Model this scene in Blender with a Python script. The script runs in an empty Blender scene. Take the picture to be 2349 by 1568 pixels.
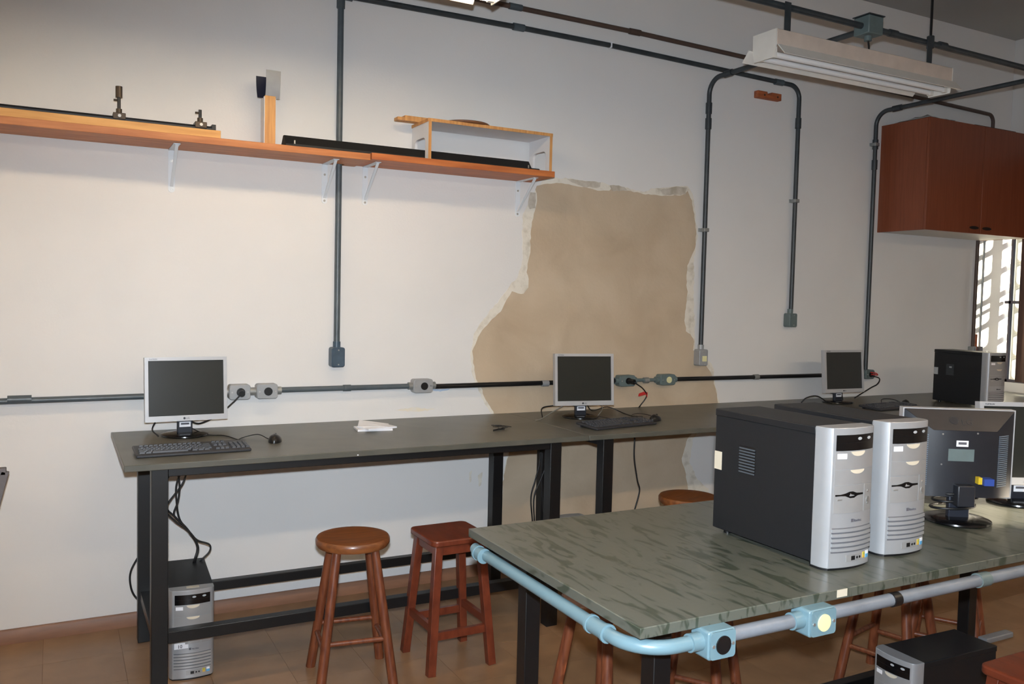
import bpy, bmesh, math, random
from mathutils import Vector, Matrix
random.seed(7)
R_ = math.radians
sc = bpy.context.scene
COL = sc.collection
# ---------------------------------------------------------------- camera
IW, IH, FPX = 2349, 1568, 1970.05
CAM = Vector((0, -4.4702, 1.6292)); YAW, PIT, ROL = R_(28.0537), R_(-2.9228), R_(1.3116)
fw = Vector((math.sin(YAW)*math.cos(PIT), math.cos(YAW)*math.cos(PIT), math.sin(PIT)))
r0 = Vector((math.cos(YAW), -math.sin(YAW), 0)); u0 = r0.cross(fw)
rt = r0*math.cos(ROL)+u0*math.sin(ROL); up = -r0*math.sin(ROL)+u0*math.cos(ROL)
cd = bpy.data.cameras.new('camera'); cam = bpy.data.objects.new('camera', cd); COL.objects.link(cam)
cam.matrix_world = Matrix(((rt.x, up.x, -fw.x, CAM.x), (rt.y, up.y, -fw.y, CAM.y), (rt.z, up.z, -fw.z, CAM.z), (0, 0, 0, 1)))
cd.sensor_fit = 'HORIZONTAL'; cd.sensor_width = 36; cd.lens = 36*FPX/IW; cd.clip_start = .05
sc.camera = cam
def on(u, v, axis, val):
    """a photo pixel gives a direction; meet it with the plane axis = val"""
    d = rt*((u-IW/2)/FPX)-up*((v-IH/2)/FPX)+fw
    return CAM+d*((val-CAM[axis])/d[axis])
# ---------------------------------------------------------------- light
w = bpy.data.worlds.new('world'); sc.world = w; w.use_nodes = True
bg = w.node_tree.nodes['Background']; bg.inputs[0].default_value = (.72, .82, 1, 1); bg.inputs[1].default_value = 2.2
sd = bpy.data.lights.new('sun', 'SUN'); sd.energy = 55; sd.color = (1, .86, .66); sd.angle = R_(1.2)
sun = bpy.data.objects.new('sun', sd); COL.objects.link(sun)
sun.rotation_euler = Vector((-1, .65, -.35)).to_track_quat('-Z', 'Y').to_euler()
fd = bpy.data.lights.new('camera_flash', 'SPOT'); fd.energy = 600; fd.color = (.8, .9, 1); fd.shadow_soft_size = .022
fd.spot_size = R_(80); fd.spot_blend = 1
flash = bpy.data.objects.new('camera_flash', fd); COL.objects.link(flash)
flash.location = CAM+up*.105-fw*.02
flash.scale = (2.1, 1.05, 1)
flash.rotation_euler = (fw-up*.10+rt*.20).to_track_quat('-Z', 'Y').to_euler()
sc.view_settings.view_transform = 'Standard'; sc.view_settings.look = 'None'
sc.view_settings.gamma = 1; sc.view_settings.use_curve_mapping = False
sc.view_settings.exposure = -0.12
LAMP, LAMP2 = 32.0, 54.0     # emission of the lit tubes, first and second row
# ---------------------------------------------------------------- materials
def lin(c):
    f = lambda x: x/12.92 if x <= .04045 else ((x+.055)/1.055)**2.4
    return (f(c[0]/255), f(c[1]/255), f(c[2]/255), 1)
MATS = {}
def mat(name, c, rough=.6, metal=0, var=0, scale=8, stretch=None, bump=0, bscale=60, c2=None, lo=.35, hi=.65, spec=.5, dist=0, coat=0, rotz=0, detail=5):
    if name in MATS: return MATS[name]
    m = bpy.data.materials.new(name); m.use_nodes = True; nt = m.node_tree; N = nt.nodes; L = nt.links
    b = N['Principled BSDF']; b.inputs['Roughness'].default_value = rough; b.inputs['Metallic'].default_value = metal
    b.inputs['Specular IOR Level'].default_value = spec
    if coat: b.inputs['Coat Weight'].default_value = coat; b.inputs['Coat Roughness'].default_value = .15
    col = lin(c); b.inputs['Base Color'].default_value = col
    tc = N.new('ShaderNodeTexCoord')
    if var or c2:
        mp = N.new('ShaderNodeMapping'); L.new(tc.outputs['Object'], mp.inputs[0])
        if stretch: mp.inputs['Scale'].default_value = stretch
        mp.inputs['Rotation'].default_value = (0, 0, rotz)
        no = N.new('ShaderNodeTexNoise'); no.inputs['Scale'].default_value = scale; no.inputs['Detail'].default_value = detail
        no.inputs['Distortion'].default_value = dist
        L.new(mp.outputs[0], no.inputs['Vector'])
        cr = N.new('ShaderNodeValToRGB'); L.new(no.outputs['Fac'], cr.inputs[0])
        k2 = lin(c2) if c2 else tuple(x*(1-var) for x in col[:3])+(1,)
        cr.color_ramp.elements[0].position = lo; cr.color_ramp.elements[1].position = hi
        cr.color_ramp.elements[0].color = k2; cr.color_ramp.elements[1].color = col
        L.new(cr.outputs[0], b.inputs['Base Color'])
    if bump:
        n2 = N.new('ShaderNodeTexNoise'); n2.inputs['Scale'].default_value = bscale; n2.inputs['Detail'].default_value = 4
        L.new(tc.outputs['Object'], n2.inputs['Vector'])
        bp = N.new('ShaderNodeBump'); bp.inputs['Strength'].default_value = bump; bp.inputs['Distance'].default_value = .004
        L.new(n2.outputs['Fac'], bp.inputs['Height']); L.new(bp.outputs[0], b.inputs['Normal'])
    MATS[name] = m; return m
def emit(name, c, s):
    m = bpy.data.materials.new(name); m.use_nodes = True; b = m.node_tree.nodes['Principled BSDF']
    b.inputs['Base Color'].default_value = lin(c); b.inputs['Emission Color'].default_value = lin(c); b.inputs['Emission Strength'].default_value = s
    return m
def glass(name):
    m = bpy.data.materials.new(name); m.use_nodes = True; nt = m.node_tree; N = nt.nodes; L = nt.links
    N.remove(N['Principled BSDF']); o = N['Material Output']
    t = N.new('ShaderNodeBsdfTransparent'); t.inputs[0].default_value = (.93, .96, .95, 1)
    g = N.new('ShaderNodeBsdfGlossy'); g.inputs['Roughness'].default_value = .03
    f = N.new('ShaderNodeFresnel'); f.inputs[0].default_value = 1.45
    x = N.new('ShaderNodeMixShader'); L.new(f.outputs[0], x.inputs[0]); L.new(t.outputs[0], x.inputs[1]); L.new(g.outputs[0], x.inputs[2]); L.new(x.outputs[0], o.inputs[0])
    return m
M_WALL = mat('white_wall_paint', (226, 224, 222), .75, var=.05, scale=1.3, bump=.12, bscale=90, lo=.3, hi=.6)
M_PATCH = mat('bare_render', (200, 182, 158), .9, c2=(182, 163, 139), scale=3.2, bump=.35, bscale=45, lo=.3, hi=.7, dist=.6)
M_RIM = mat('filler_putty', (226, 220, 208), .85, c2=(196, 188, 172), scale=16, bump=.35, bscale=60, lo=.28, hi=.5)
M_RIM2 = mat('grey_filler', (176, 166, 150), .9, c2=(205, 198, 186), scale=14, lo=.35, hi=.6, bump=.3)
M_CEIL = mat('ceiling_paint', (168, 168, 166), .8, var=.06, scale=1.5)
M_RWALL = mat('side_wall_paint', (214, 212, 210), .8, var=.04, scale=1.5)
M_TILE = mat('vinyl_tile', (148, 116, 86), .34, c2=(130, 100, 74), scale=7, lo=.3, hi=.7, bump=.05, bscale=30)
M_TILE2 = mat('vinyl_tile_pale', (152, 120, 90), .34, c2=(134, 104, 78), scale=6, lo=.3, hi=.7, bump=.05, bscale=30)
M_JOINT = mat('tile_joint', (120, 86, 60), .8, var=.1)
M_BASE = mat('baseboard_paint', (138, 98, 74), .5, var=.18, scale=6, stretch=(1, 1, 5), bump=.1)
M_SLATE = mat('bench_slate', (98, 96, 88), .36, c2=(82, 82, 74), scale=5, dist=.8, lo=.3, hi=.75, bump=.04)
M_EDGE = mat('slate_edge', (88, 92, 88), .5, var=.1, scale=20)
M_MARB = mat('table_slate', (86, 88, 80), .3, c2=(58, 64, 54), scale=13, stretch=(2.3, .5, 1), rotz=R_(-30), dist=1.4, lo=.38, hi=.46, bump=.03, detail=2)
M_BLK = mat('black_enamel', (13, 13, 15), .42, var=.2, scale=6, bump=.06)
M_PIPE = mat('grey_conduit_paint', (84, 94, 100), .38, var=.25, scale=14, bump=.1)
M_PIPED = mat('dark_conduit_paint', (56, 62, 66), .4, var=.3, scale=14, bump=.1)
M_PIPEK = mat('black_conduit', (24, 24, 26), .3, var=.2, scale=10)
M_PIPEB = mat('brown_conduit', (86, 68, 60), .5, var=.2, scale=10)
M_GALV = mat('galvanised', (160, 162, 160), .42, .55, var=.15, scale=25)
M_BOX = mat('box_grey', (160, 162, 164), .45, .2, var=.08, scale=20)
M_BOXG = mat('box_green', (98, 112, 112), .45, var=.12, scale=20)
M_BOXB = mat('box_blue', (70, 88, 104), .4, var=.25, scale=30)
M_BLUE = mat('pale_blue_enamel', (106, 134, 144), .32, var=.06, scale=10)
M_BLUEG = mat('worn_grey_enamel', (118, 124, 132), .4, var=.2, scale=14)
M_SOCK = mat('socket_black', (16, 16, 18), .4, var=.1)
M_CREAM = mat('socket_cream', (226, 220, 170), .45, var=.05)
M_STEEL = mat('screw_steel', (190, 190, 188), .35, .8, var=.1)
M_SHELF = mat('shelf_wood', (202, 132, 78), .5, c2=(176, 106, 58), scale=6, stretch=(.6, 6, 6), bump=.05)
M_SHELF2 = mat('shelf_wood_red', (200, 118, 62), .5, c2=(172, 94, 48), scale=6, stretch=(.6, 6, 6), bump=.05)
M_PINE = mat('pine', (228, 176, 106), .55, c2=(206, 150, 82), scale=5, stretch=(.7, 8, 8), bump=.04)
M_PLY = mat('plywood_edge', (214, 160, 98), .6, c2=(190, 132, 76), scale=9, stretch=(8, 8, .5))
M_LAM = mat('white_laminate', (226, 226, 228), .45, var=.03)
M_BRKT = mat('white_bracket_enamel', (226, 230, 234), .4, var=.04)
M_RAIL = mat('optical_rail', (52, 54, 58), .35, .5, var=.15)
M_BRASS = mat('dark_bronze', (78, 66, 54), .4, .4, var=.15)
M_BPAINT = mat('black_matte', (22, 21, 20), .6, var=.2)
M_NAVY = mat('navy_sheet', (22, 26, 48), .5, var=.1)
M_ALU = mat('dull_aluminium', (146, 148, 152), .45, .4, var=.12, scale=20)
M_CAB = mat('cabinet_veneer', (134, 70, 44), .42, c2=(124, 63, 38), scale=7, stretch=(9, 9, .5), bump=.03)
M_CABIN = mat('cabinet_underside', (206, 200, 192), .6, var=.05)
M_DARK = mat('dark_recess', (20, 14, 12), .6, var=.1)
M_LAMPW = mat('lamp_enamel', (226, 222, 214), .4, var=.06, scale=12)
M_LAMPD = mat('lamp_enamel_dusty', (206, 190, 176), .5, var=.12, scale=12)
M_TUBE = mat('unlit_tube', (232, 232, 232), .25, var=.03)
M_LIT = emit('lit_tube', (255, 233, 197), LAMP)
M_LIT2 = emit('lit_tube_far_row', (255, 233, 202), LAMP2)
M_ST1 = mat('stool_wood_orange', (138, 84, 46), .34, c2=(108, 62, 34), scale=7, stretch=(1.2, 7, 7), bump=.05, coat=.2)
M_ST1L = mat('stool_leg_wood', (122, 68, 42), .38, c2=(92, 46, 28), scale=9, stretch=(8, 8, 1), bump=.1, coat=.15)
M_ST2 = mat('stool_wood_red', (112, 52, 32), .36, c2=(92, 40, 24), scale=6, stretch=(6, 1.2, 3), bump=.05, coat=.15)
M_CASE = mat('case_black_steel', (20, 22, 26), .5, var=.1, scale=60, bump=.05, bscale=300)
M_SILV = mat('bezel_silver', (170, 172, 175), .34, .4, var=.03, scale=30)
M_SILV2 = mat('bezel_silver_inset', (160, 160, 160), .4, .35, var=.03, scale=30)
M_CREAM2 = mat('crescent_ivory', (206, 196, 176), .4, var=.04)
M_GLOSSK = mat('gloss_black', (12, 12, 14), .2, var=.1)
M_LGREY = mat('light_grey_plastic', (170, 174, 176), .45, var=.05)
M_PAPER = mat('white_sticker', (236, 236, 240), .6, var=.03)
M_INK = mat('sticker_ink', (92, 90, 96), .7, var=.1)
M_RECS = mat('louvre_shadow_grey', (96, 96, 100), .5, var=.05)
M_SLAT2 = mat('grille_flash_sheen', (104, 118, 132), .4, var=.05)  # slats coloured paler for the flash they reflect
M_SLAT = mat('vent_grey', (74, 80, 86), .45, var=.05)
M_MON = mat('monitor_silver', (182, 183, 186), .4, .25, var=.03)
M_SCR = mat('screen_glass', (38, 40, 38), .28, var=.05, spec=.45)
M_MBACK = mat('monitor_back_plastic', (34, 36, 42), .38, var=.08, scale=40)
M_MTOP = mat('monitor_back_gloss', (60, 56, 54), .22, var=.06, scale=20)
M_NECK = mat('neck_plastic', (34, 38, 48), .4, var=.08)
M_KEYB = mat('keyboard_tray', (44, 44, 48), .5, var=.08)
M_KEY = mat('key_plastic', (58, 60, 66), .45, var=.06)
M_MOUSE = mat('mouse_black', (26, 25, 25), .28, var=.1)
M_CABLE = mat('black_cable', (20, 20, 22), .45, var=.1)
M_CABLEG = mat('grey_cable', (128, 128, 122), .5, var=.1)
M_RED = mat('red_tape', (190, 40, 40), .5, var=.1)
M_YEL = mat('yellow_plug', (214, 182, 40), .5, var=.05)
M_BLU = mat('blue_plug', (44, 72, 150), .5, var=.05)
M_STKB = mat('sky_blue_sticker', (96, 168, 214), .5, var=.05)
M_STKG = mat('green_sticker', (150, 180, 70), .5, var=.1)
M_STKY = mat('amber_sticker', (214, 176, 76), .5, var=.1)
M_CURT = mat('brown_curtain', (92, 66, 56), .85, c2=(70, 50, 44), scale=5, stretch=(1, 6, .6), bump=.1)
M_FRAME = mat('window_iron', (52, 46, 60), .5, var=.1)
M_LATT = mat('concrete_lattice', (150, 146, 142), .9, var=.2, scale=12, bump=.4)
M_GLASS = glass('window_glass')
M_REED = mat('peach_wood', (176, 96, 56), .6, c2=(140, 72, 40), scale=8, stretch=(1, 6, 6))
M_PLAST = mat('crumpled_plastic', (190, 190, 188), .35, var=.2, scale=18)
M_IRON = mat('grey_iron', (110, 104, 104), .5, .3, var=.2, scale=18)
M_WOODC = mat('chestnut_disc', (128, 84, 54), .5, c2=(106, 66, 40), scale=6, stretch=(1, 7, 7))
# ---------------------------------------------------------------- mesh helpers
BASE = {}
def thing(name, label, cat, loc=(0, 0, 0), rotz=0, group=None):
    o = bpy.data.objects.new(name, None); COL.objects.link(o); o.empty_display_size = .05
    o.location = loc; o.rotation_euler = (0, 0, rotz); o['label'] = label; o['category'] = cat
    if group: o['group'] = group
    BASE[o.name] = Vector(loc) if rotz == 0 else Vector((0, 0, 0))
    return o
def local(name, label, cat, group=None):      # built around the origin, placed later
    o = thing(name, label, cat, (0, 0, 0), 0, group); return o
def tag(o, label, cat, group=None):
    o['label'] = label; o['category'] = cat
    if group: o['group'] = group
    return o
class MB:
    def __init__(s): s.v = []; s.f = []
    def add(s, vs, fs):
        b = len(s.v); s.v += [Vector(x) for x in vs]; s.f += [[i+b for i in f] for f in fs]; return s
    def box(s, x0, x1, y0, y1, z0, z1):
        return s.add([(x0, y0, z0), (x1, y0, z0), (x1, y1, z0), (x0, y1, z0), (x0, y0, z1), (x1, y0, z1), (x1, y1, z1), (x0, y1, z1)],
                     [(3, 2, 1, 0), (4, 5, 6, 7), (0, 1, 5, 4), (1, 2, 6, 5), (2, 3, 7, 6), (3, 0, 4, 7)])
    def bar(s, a, b, wx, wy, side=(1, 0, 0), wx2=None, wy2=None):
        """square bar from a to b; wx measured along 'side'"""
        a, b = Vector(a), Vector(b); d = (b-a).normalized(); e = Vector(side); e = (e-d*e.dot(d)).normalized(); g = d.cross(e)
        wx2 = wx2 or wx; wy2 = wy2 or wy; vs = []
        for p, x, y in ((a, wx, wy), (b, wx2, wy2)):
            for i, j in ((-1, -1), (1, -1), (1, 1), (-1, 1)): vs.append(p+e*(i*x/2)+g*(j*y/2))
        return s.add(vs, [(3, 2, 1, 0), (4, 5, 6, 7), (0, 1, 5, 4), (1, 2, 6, 5), (2, 3, 7, 6), (3, 0, 4, 7)])
    def tube(s, path, r, n=12, r2=None):
        P = [Vector(p) for p in path]; k = len(P); rings = []
        t = (P[1]-P[0]).normalized(); e = t.orthogonal().normalized()
        for i in range(k):
            if i == 0: tt = (P[1]-P[0]).normalized()
            elif i == k-1: tt = (P[-1]-P[-2]).normalized()
            else: tt = ((P[i+1]-P[i]).normalized()+(P[i]-P[i-1]).normalized()).normalized()
            e = (e-tt*e.dot(tt)).normalized(); g = tt.cross(e)
            rr = r if r2 is None else r+(r2-r)*i/(k-1)
            rings.append([P[i]+(e*math.cos(a)+g*math.sin(a))*rr for a in [2*math.pi*j/n for j in range(n)]])
        vs = [v for q in rings for v in q]; fs = []
        for i in range(k-1):
            for j in range(n):
                fs.append((i*n+j, i*n+(j+1) % n, (i+1)*n+(j+1) % n, (i+1)*n+j))
        fs.append(tuple(range(n))[::-1]); fs.append(tuple(range((k-1)*n, k*n)))
        return s.add(vs, fs)
    def lathe(s, prof, c=(0, 0, 0), n=32):
        c = Vector(c); vs = []; fs = []; k = len(prof)
        for r, z in prof:
            for j in range(n):
                a = 2*math.pi*j/n; vs.append(c+Vector((r*math.cos(a), r*math.sin(a), z)))
        for i in range(k-1):
            for j in range(n): fs.append((i*n+j, i*n+(j+1) % n, (i+1)*n+(j+1) % n, (i+1)*n+j))
        fs.append(tuple(range(n))[::-1]); fs.append(tuple(range((k-1)*n, k*n)))
        return s.add(vs, fs)
    def prism(s, poly, fn, a, b):
        """poly: 2-D points; fn(p, q, d) -> 3-D, extruded from d=a to d=b"""
        n = len(poly); vs = [fn(p, q, a) for p, q in poly]+[fn(p, q, b) for p, q in poly]
        fs = [tuple(range(n))[::-1], tuple(range(n, 2*n))]+[(i, (i+1) % n, n+(i+1) % n, n+i) for i in range(n)]
        return s.add(vs, fs)
    def build(s, name, m, parent=None, bev=0, seg=2, sharp=38):
        me = bpy.data.meshes.new(name); b = BASE.get(parent.name, Vector()) if parent else Vector()
        me.from_pydata([tuple(v-b) for v in s.v], [], s.f)
        bm = bmesh.new(); bm.from_mesh(me); bmesh.ops.recalc_face_normals(bm, faces=bm.faces[:]); bm.to_mesh(me); bm.free()
        me.polygons.foreach_set('use_smooth', [True]*len(me.polygons)); me.set_sharp_from_angle(angle=R_(sharp))
        o = bpy.data.objects.new(name, me); COL.objects.link(o); me.materials.append(m)
        if parent: o.parent = parent
        BASE[o.name] = b
        if bev:
            md = o.modifiers.new('bevel', 'BEVEL'); md.width = bev; md.segments = seg; md.limit_method = 'ANGLE'; md.angle_limit = R_(40)
        return o
def XZ(p, q, d): return (p, d, q)
def XY(p, q, d): return (p, q, d)
def YZ(p, q, d): return (d, p, q)
def part(name, m, parent, *boxes, bev=0):
    mb = MB()
    for b in boxes: mb.box(*b)
    return mb.build(name, m, parent, bev)
def bend(pts, r, k=8):
    """polyline with its inner corners rounded to radius r"""
    P = [Vector(p) for p in pts]; out = [P[0]]
    for i in range(1, len(P)-1):
        a, b, c = P[i-1], P[i], P[i+1]; d1 = (a-b).normalized(); d2 = (c-b).normalized()
        th = d1.angle(d2); t = r/math.tan(th/2)
        p0 = b+d1*t; p2 = b+d2*t
        cen = b+(d1+d2).normalized()*(r/math.sin(th/2))
        v0 = p0-cen; v2 = p2-cen; ang = v0.angle(v2)
        for j in range(k+1):
            s = j/k; out.append(cen+(v0*math.sin((1-s)*ang)+v2*math.sin(s*ang))/math.sin(ang))
    out.append(P[-1]); return out
def spline(pts, k=6):
    P = [Vector(p) for p in pts]; P = [P[0]*2-P[1]]+P+[P[-1]*2-P[-2]]; out = []
    for i in range(1, len(P)-2):
        a, b, c, d = P[i-1:i+3]
        for j in range(k):
            t = j/k; out.append(.5*((2*b)+(c-a)*t+(2*a-5*b+4*c-d)*t*t+(3*b-a-3*c+d)*t**3))
    out.append(P[-2]); return out
def rrect(x0, x1, y0, y1, r, k=5):
    out = []
    for cx, cy, a0 in ((x1-r, y1-r, 0), (x0+r, y1-r, 90), (x0+r, y0+r, 180), (x1-r, y0+r, 270)):
        for j in range(k+1):
            a = R_(a0+90*j/k); out.append((cx+r*math.cos(a), cy+r*math.sin(a)))
    return out
def disc(mb, c, r, axis, d, n=20):
    c = Vector(c); a = Vector(axis).normalized(); return mb.tube([c, c+a*d], r, n)
def text(name, s, size, m, parent, loc, rot, depth=.0006, align='LEFT'):
    cu = bpy.data.curves.new(name, 'FONT'); cu.body = s; cu.size = size; cu.extrude = depth; cu.align_x = align; cu.resolution_u = 3
    t = bpy.data.objects.new('tmp', cu); COL.objects.link(t)
    me = bpy.data.meshes.new_from_object(t.evaluated_get(bpy.context.evaluated_depsgraph_get()))
    bpy.data.objects.remove(t); bpy.data.curves.remove(cu)
    me.name = name; me.materials.clear(); me.materials.append(m)
    o = bpy.data.objects.new(name, me); COL.objects.link(o); o.parent = parent; o.location = loc; o.rotation_euler = rot
    return o
def clone(root, loc, rotz, label, group=None):
    def cp(o, par):
        c = o.copy(); COL.objects.link(c); c.parent = par
        for ch in o.children: cp(ch, c)
        return c
    r = cp(root, None); r.location = loc; r.rotation_euler = (0, 0, rotz); r['label'] = label
    if group: r['group'] = group
    return r
def place(o, loc, rotz=0): o.location = loc; o.rotation_euler = (0, 0, rotz); return o
def struct(o): o['kind'] = 'structure'; return o
# ---------------------------------------------------------------- the room
XL, XR, YF, ZC = -2.4, 7.06, -6.8, 3.86
YB, XB, XJ = -.884, .232, 2.363
wb = struct(part('wall_back', M_WALL, None, (XL-.15, XR+.3, 0, .18, -.1, ZC+.1)))
struct(part('wall_left', M_RWALL, None, (XL-.15, XL, YF, -.001, -.1, ZC+.1)))
struct(part('wall_front', M_RWALL, None, (XL-.15, XR+.3, YF-.15, YF, -.1, ZC+.1)))
struct(part('ceiling', M_CEIL, None, (XL, XR, YF, -.001, ZC, ZC+.12)))
# side wall: opening of window_1 beside the corner, an unseen slot added further along to let sun in
W1 = (-1.7, -.012, 1.02, 2.8); W2 = (-5.70, -5.24, 2.24, 2.52)
struct(part('wall_right', M_RWALL, None, (XR, XR+.16, YF, W2[0], -.1, ZC+.1), (XR, XR+.16, W2[1], W1[0], -.1, ZC+.1),
     (XR, XR+.16, W2[0], W2[1], -.1, W2[2]), (XR, XR+.16, W2[0], W2[1], W2[3], ZC+.1),
     (XR, XR+.16, W1[0], -.001, -.1, W1[2]), (XR, XR+.16, W1[0], -.001, W1[3], ZC+.1)))
fl = struct(part('floor', M_JOINT, None, (XL, XR, YF, -.001, -.12, -.003)))
TS = .315
tmesh = {}
for ix in range(-3, 22):
    for iy in range(12):
        x0 = -.053+TS*ix; y1 = -.002-TS*iy; x1 = min(x0+TS, XR)
        key = (round(x1-x0, 3), (ix*7+iy*3) % 5 == 0)
        if key not in tmesh:
            o = MB().box(.0006, x1-x0-.0006, -TS+.0006, -.0006, -.004, 0).build('floor_tile', M_TILE2 if key[1] else M_TILE, fl); tmesh[key] = o.data
        else:
            o = bpy.data.objects.new('floor_tile', tmesh[key]); COL.objects.link(o); o.parent = fl
        o.location = (x0, y1, 0)
o = MB().box(XL, -.053-3*TS, YF, 0, -.0038, -.0004).box(-.053-3*TS, XR, YF, -12*TS-.003, -.0038, -.0004).build('floor_tile_field', M_TILE, fl); o['kind'] = 'stuff'
struct(MB().prism([(-.001, 0), (-.018, 0), (-.018, .058), (-.012, .066), (-.001, .066)], YZ, XL+.01, XR-.01).build('baseboard_back', M_BASE, None))
# plaster repair on the back wall
def wallpoly(px, jag, y, thick, name, m, seed=1, step=.02):
    rnd = random.Random(seed); P = [on(u, v, 1, 0) if len(q) == 2 else None for q in px for u, v in [q]]; P2 = []
    for i, a in enumerate(P):
        b = P[(i+1) % len(P)]; n = max(1, int((b-a).length/step)); nrm = Vector((-(b-a).z, 0, (b-a).x)).normalized()
        for j in range(n):
            q = a+(b-a)*(j/n)+nrm*rnd.uniform(-jag, jag)
            P2.append((q.x, max(q.z, .07)))
    mb = MB().prism(P2, XZ, y, y-thick)
    o = mb.build(name, m, wb); return o
rim = [(1229, 433), (1245, 415), (1275, 408), (1310, 410), (1345, 416), (1375, 417), (1400, 424), (1440, 432), (1470, 440), (1500, 432), (1545, 428), (1576, 428), (1586, 438), (1594, 480), (1600, 540), (1597, 560), (1592, 590), (1591, 640), (1592, 700), (1593, 760), (1594, 800), (1606, 838), (1622, 820), (1636, 840), (1640, 880), (1650, 925),
       (1590, 1005), (1582, 1060), (1600, 1100), (1625, 1120), (1640, 1250), (1150, 1300), (1150, 1200), (1152, 1107), (1166, 1036), (1150, 990), (1125, 944), (1102, 905), (1096, 887), (1086, 868), (1080, 831), (1080, 800), (1088, 765), (1100, 742), (1125, 712), (1152, 680), (1170, 655), (1190, 630), (1198, 600), (1198, 540), (1200, 490), (1212, 460)]
tan = [(1231, 425), (1255, 420), (1296, 421), (1333, 428), (1364, 436), (1398, 438), (1405, 430), (1440, 436), (1474, 445), (1518, 449), (1566, 447), (1577, 438), (1586, 460), (1592, 491), (1596, 528), (1596, 561), (1588, 583), (1577, 609), (1573, 632), (1576, 668), (1573, 698), (1570, 735), (1573, 759), (1584, 765), (1592, 783), (1590, 802), (1610, 828), (1629, 850), (1636, 872), (1642, 898), (1647, 925),
       (1576, 1005), (1563, 1051), (1572, 1087), (1577, 1118), (1590, 1250), (1150, 1300), (1150, 1200), (1151, 1159), (1153, 1107), (1161, 1064), (1167, 1036), (1150, 985), (1131, 944), (1111, 909), (1103, 887), (1092, 868), (1086, 831), (1084, 805), (1096, 772), (1122, 739), (1148, 713), (1165, 683), (1174, 669), (1202, 674), (1213, 659), (1212, 639), (1207, 624), (1215, 587), (1218, 528), (1224, 491), (1231, 460), (1229, 435)]
wallpoly(rim, .006, 0, .0015, 'putty_rim', M_RIM, 3)
wallpoly(tan, .004, -.0015, .0012, 'plaster_patch', M_PATCH, 4)
for k, pl_ in enumerate([[(1300, 410), (1335, 414), (1378, 418), (1376, 430), (1345, 429), (1312, 420)], [(1510, 436), (1545, 428), (1575, 430), (1572, 446), (1525, 448)], [(1216, 440), (1228, 442), (1228, 478), (1214, 480), (1210, 462)], [(1398, 424), (1432, 428), (1440, 437), (1402, 438)]]):
    wallpoly(pl_, .004, -.0027, .0006, 'filler_smear', M_RIM2, 11+k)
M_SMEAR = mat('pale_blue_paint', (168, 190, 216), .8, c2=(206, 212, 220), scale=20, lo=.35, hi=.6)
M_SMEAR2 = mat('cream_paint', (226, 216, 196), .85, c2=(222, 218, 210), scale=16, lo=.35, hi=.6)
for k, (pl_, m_) in enumerate((([(985, 889), (1010, 892), (1034, 889), (1028, 895), (1000, 898)], M_SMEAR), ([(905, 940), (950, 934), (1000, 938), (960, 945)], M_SMEAR2), ([(1076, 1084), (1082, 1078), (1080, 1104), (1077, 1106)], M_RIM), ([(1096, 1090), (1106, 1082), (1104, 1112), (1098, 1116)], M_RIM))):
    wallpoly(pl_, .003, 0, .0008, 'paint_smear', m_, 31+k, .012)
# window beside the corner
w1 = struct(thing('window_1', 'iron framed window beside the corner with a concrete lattice outside', 'window', (XR, W1[0], W1[2])))
del w1['category']
fx0, fx1 = XR+.015, XR+.045
mb = MB()
for y in (-.058, -.5, -.9, -1.3, -1.69): mb.box(fx0, fx1, y-.009, y+.009, W1[2], W1[3])
for z in (W1[2]+.012, 1.69, 2.3, W1[3]-.012): mb.box(fx0, fx1, W1[0], -.013, z-.012, z+.012)
mb.build('window_frame', M_FRAME, w1)
ys = [-1.681, -1.309, -1.291, -.909, -.891, -.509, -.491, -.067, -.049, -.016]; zs = [W1[2]+.024, 1.678, 1.702, 2.288, 2.312, W1[3]-.024]
for i in range(0, len(ys), 2):
    for j in range(0, len(zs), 2): MB().box(XR+.028, XR+.032, ys[i], ys[i+1], zs[j], zs[j+1]).build('pane', M_GLASS, w1)
blk = None
for iy in range(11):
    for iz in range(9):
        if blk is None:
            mb = MB(); h = .1; out = [(-h, -h), (h, -h), (h, h), (-h, h)]; inn = rrect(-.087, .087, -.087, .087, .03, 4)
            n = len(inn); vs = []; fs = []
            for d in (0, .075):
                vs += [(d, *q) for q in rrect(-.0995, .0995, -.0995, .0995, .002, 4)]; vs += [(d, *q) for q in inn]
            for i in range(n):
                j = (i+1) % n
                fs += [(i, j, n+j, n+i), (2*n+i, 3*n+i, 3*n+j, 2*n+j), (n+i, n+j, 3*n+j, 3*n+i), (i, 2*n+i, 2*n+j, j)]
            mb.add(vs, fs); ob = mb.build('lattice_block', M_LATT, None); blk = ob.data; ob.parent = w1
        else:
            ob = bpy.data.objects.new('lattice_block', blk); COL.objects.link(ob); ob.parent = w1
        ob.location = Vector((XR+.165, .3-.2*iy, 1.13+.2*iz))-Vector((XR, W1[0], W1[2]))
w2 = struct(part('added_sun_opening', M_FRAME, None, (XR+.03, XR+.05, W2[0], W2[1], 2.31, 2.322), (XR+.03, XR+.05, W2[0], W2[1], 2.38, 2.392), (XR+.03, XR+.05, W2[0], W2[1], 2.45, 2.462)))  # bars across the added opening, to streak the sunlight on the table
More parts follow.
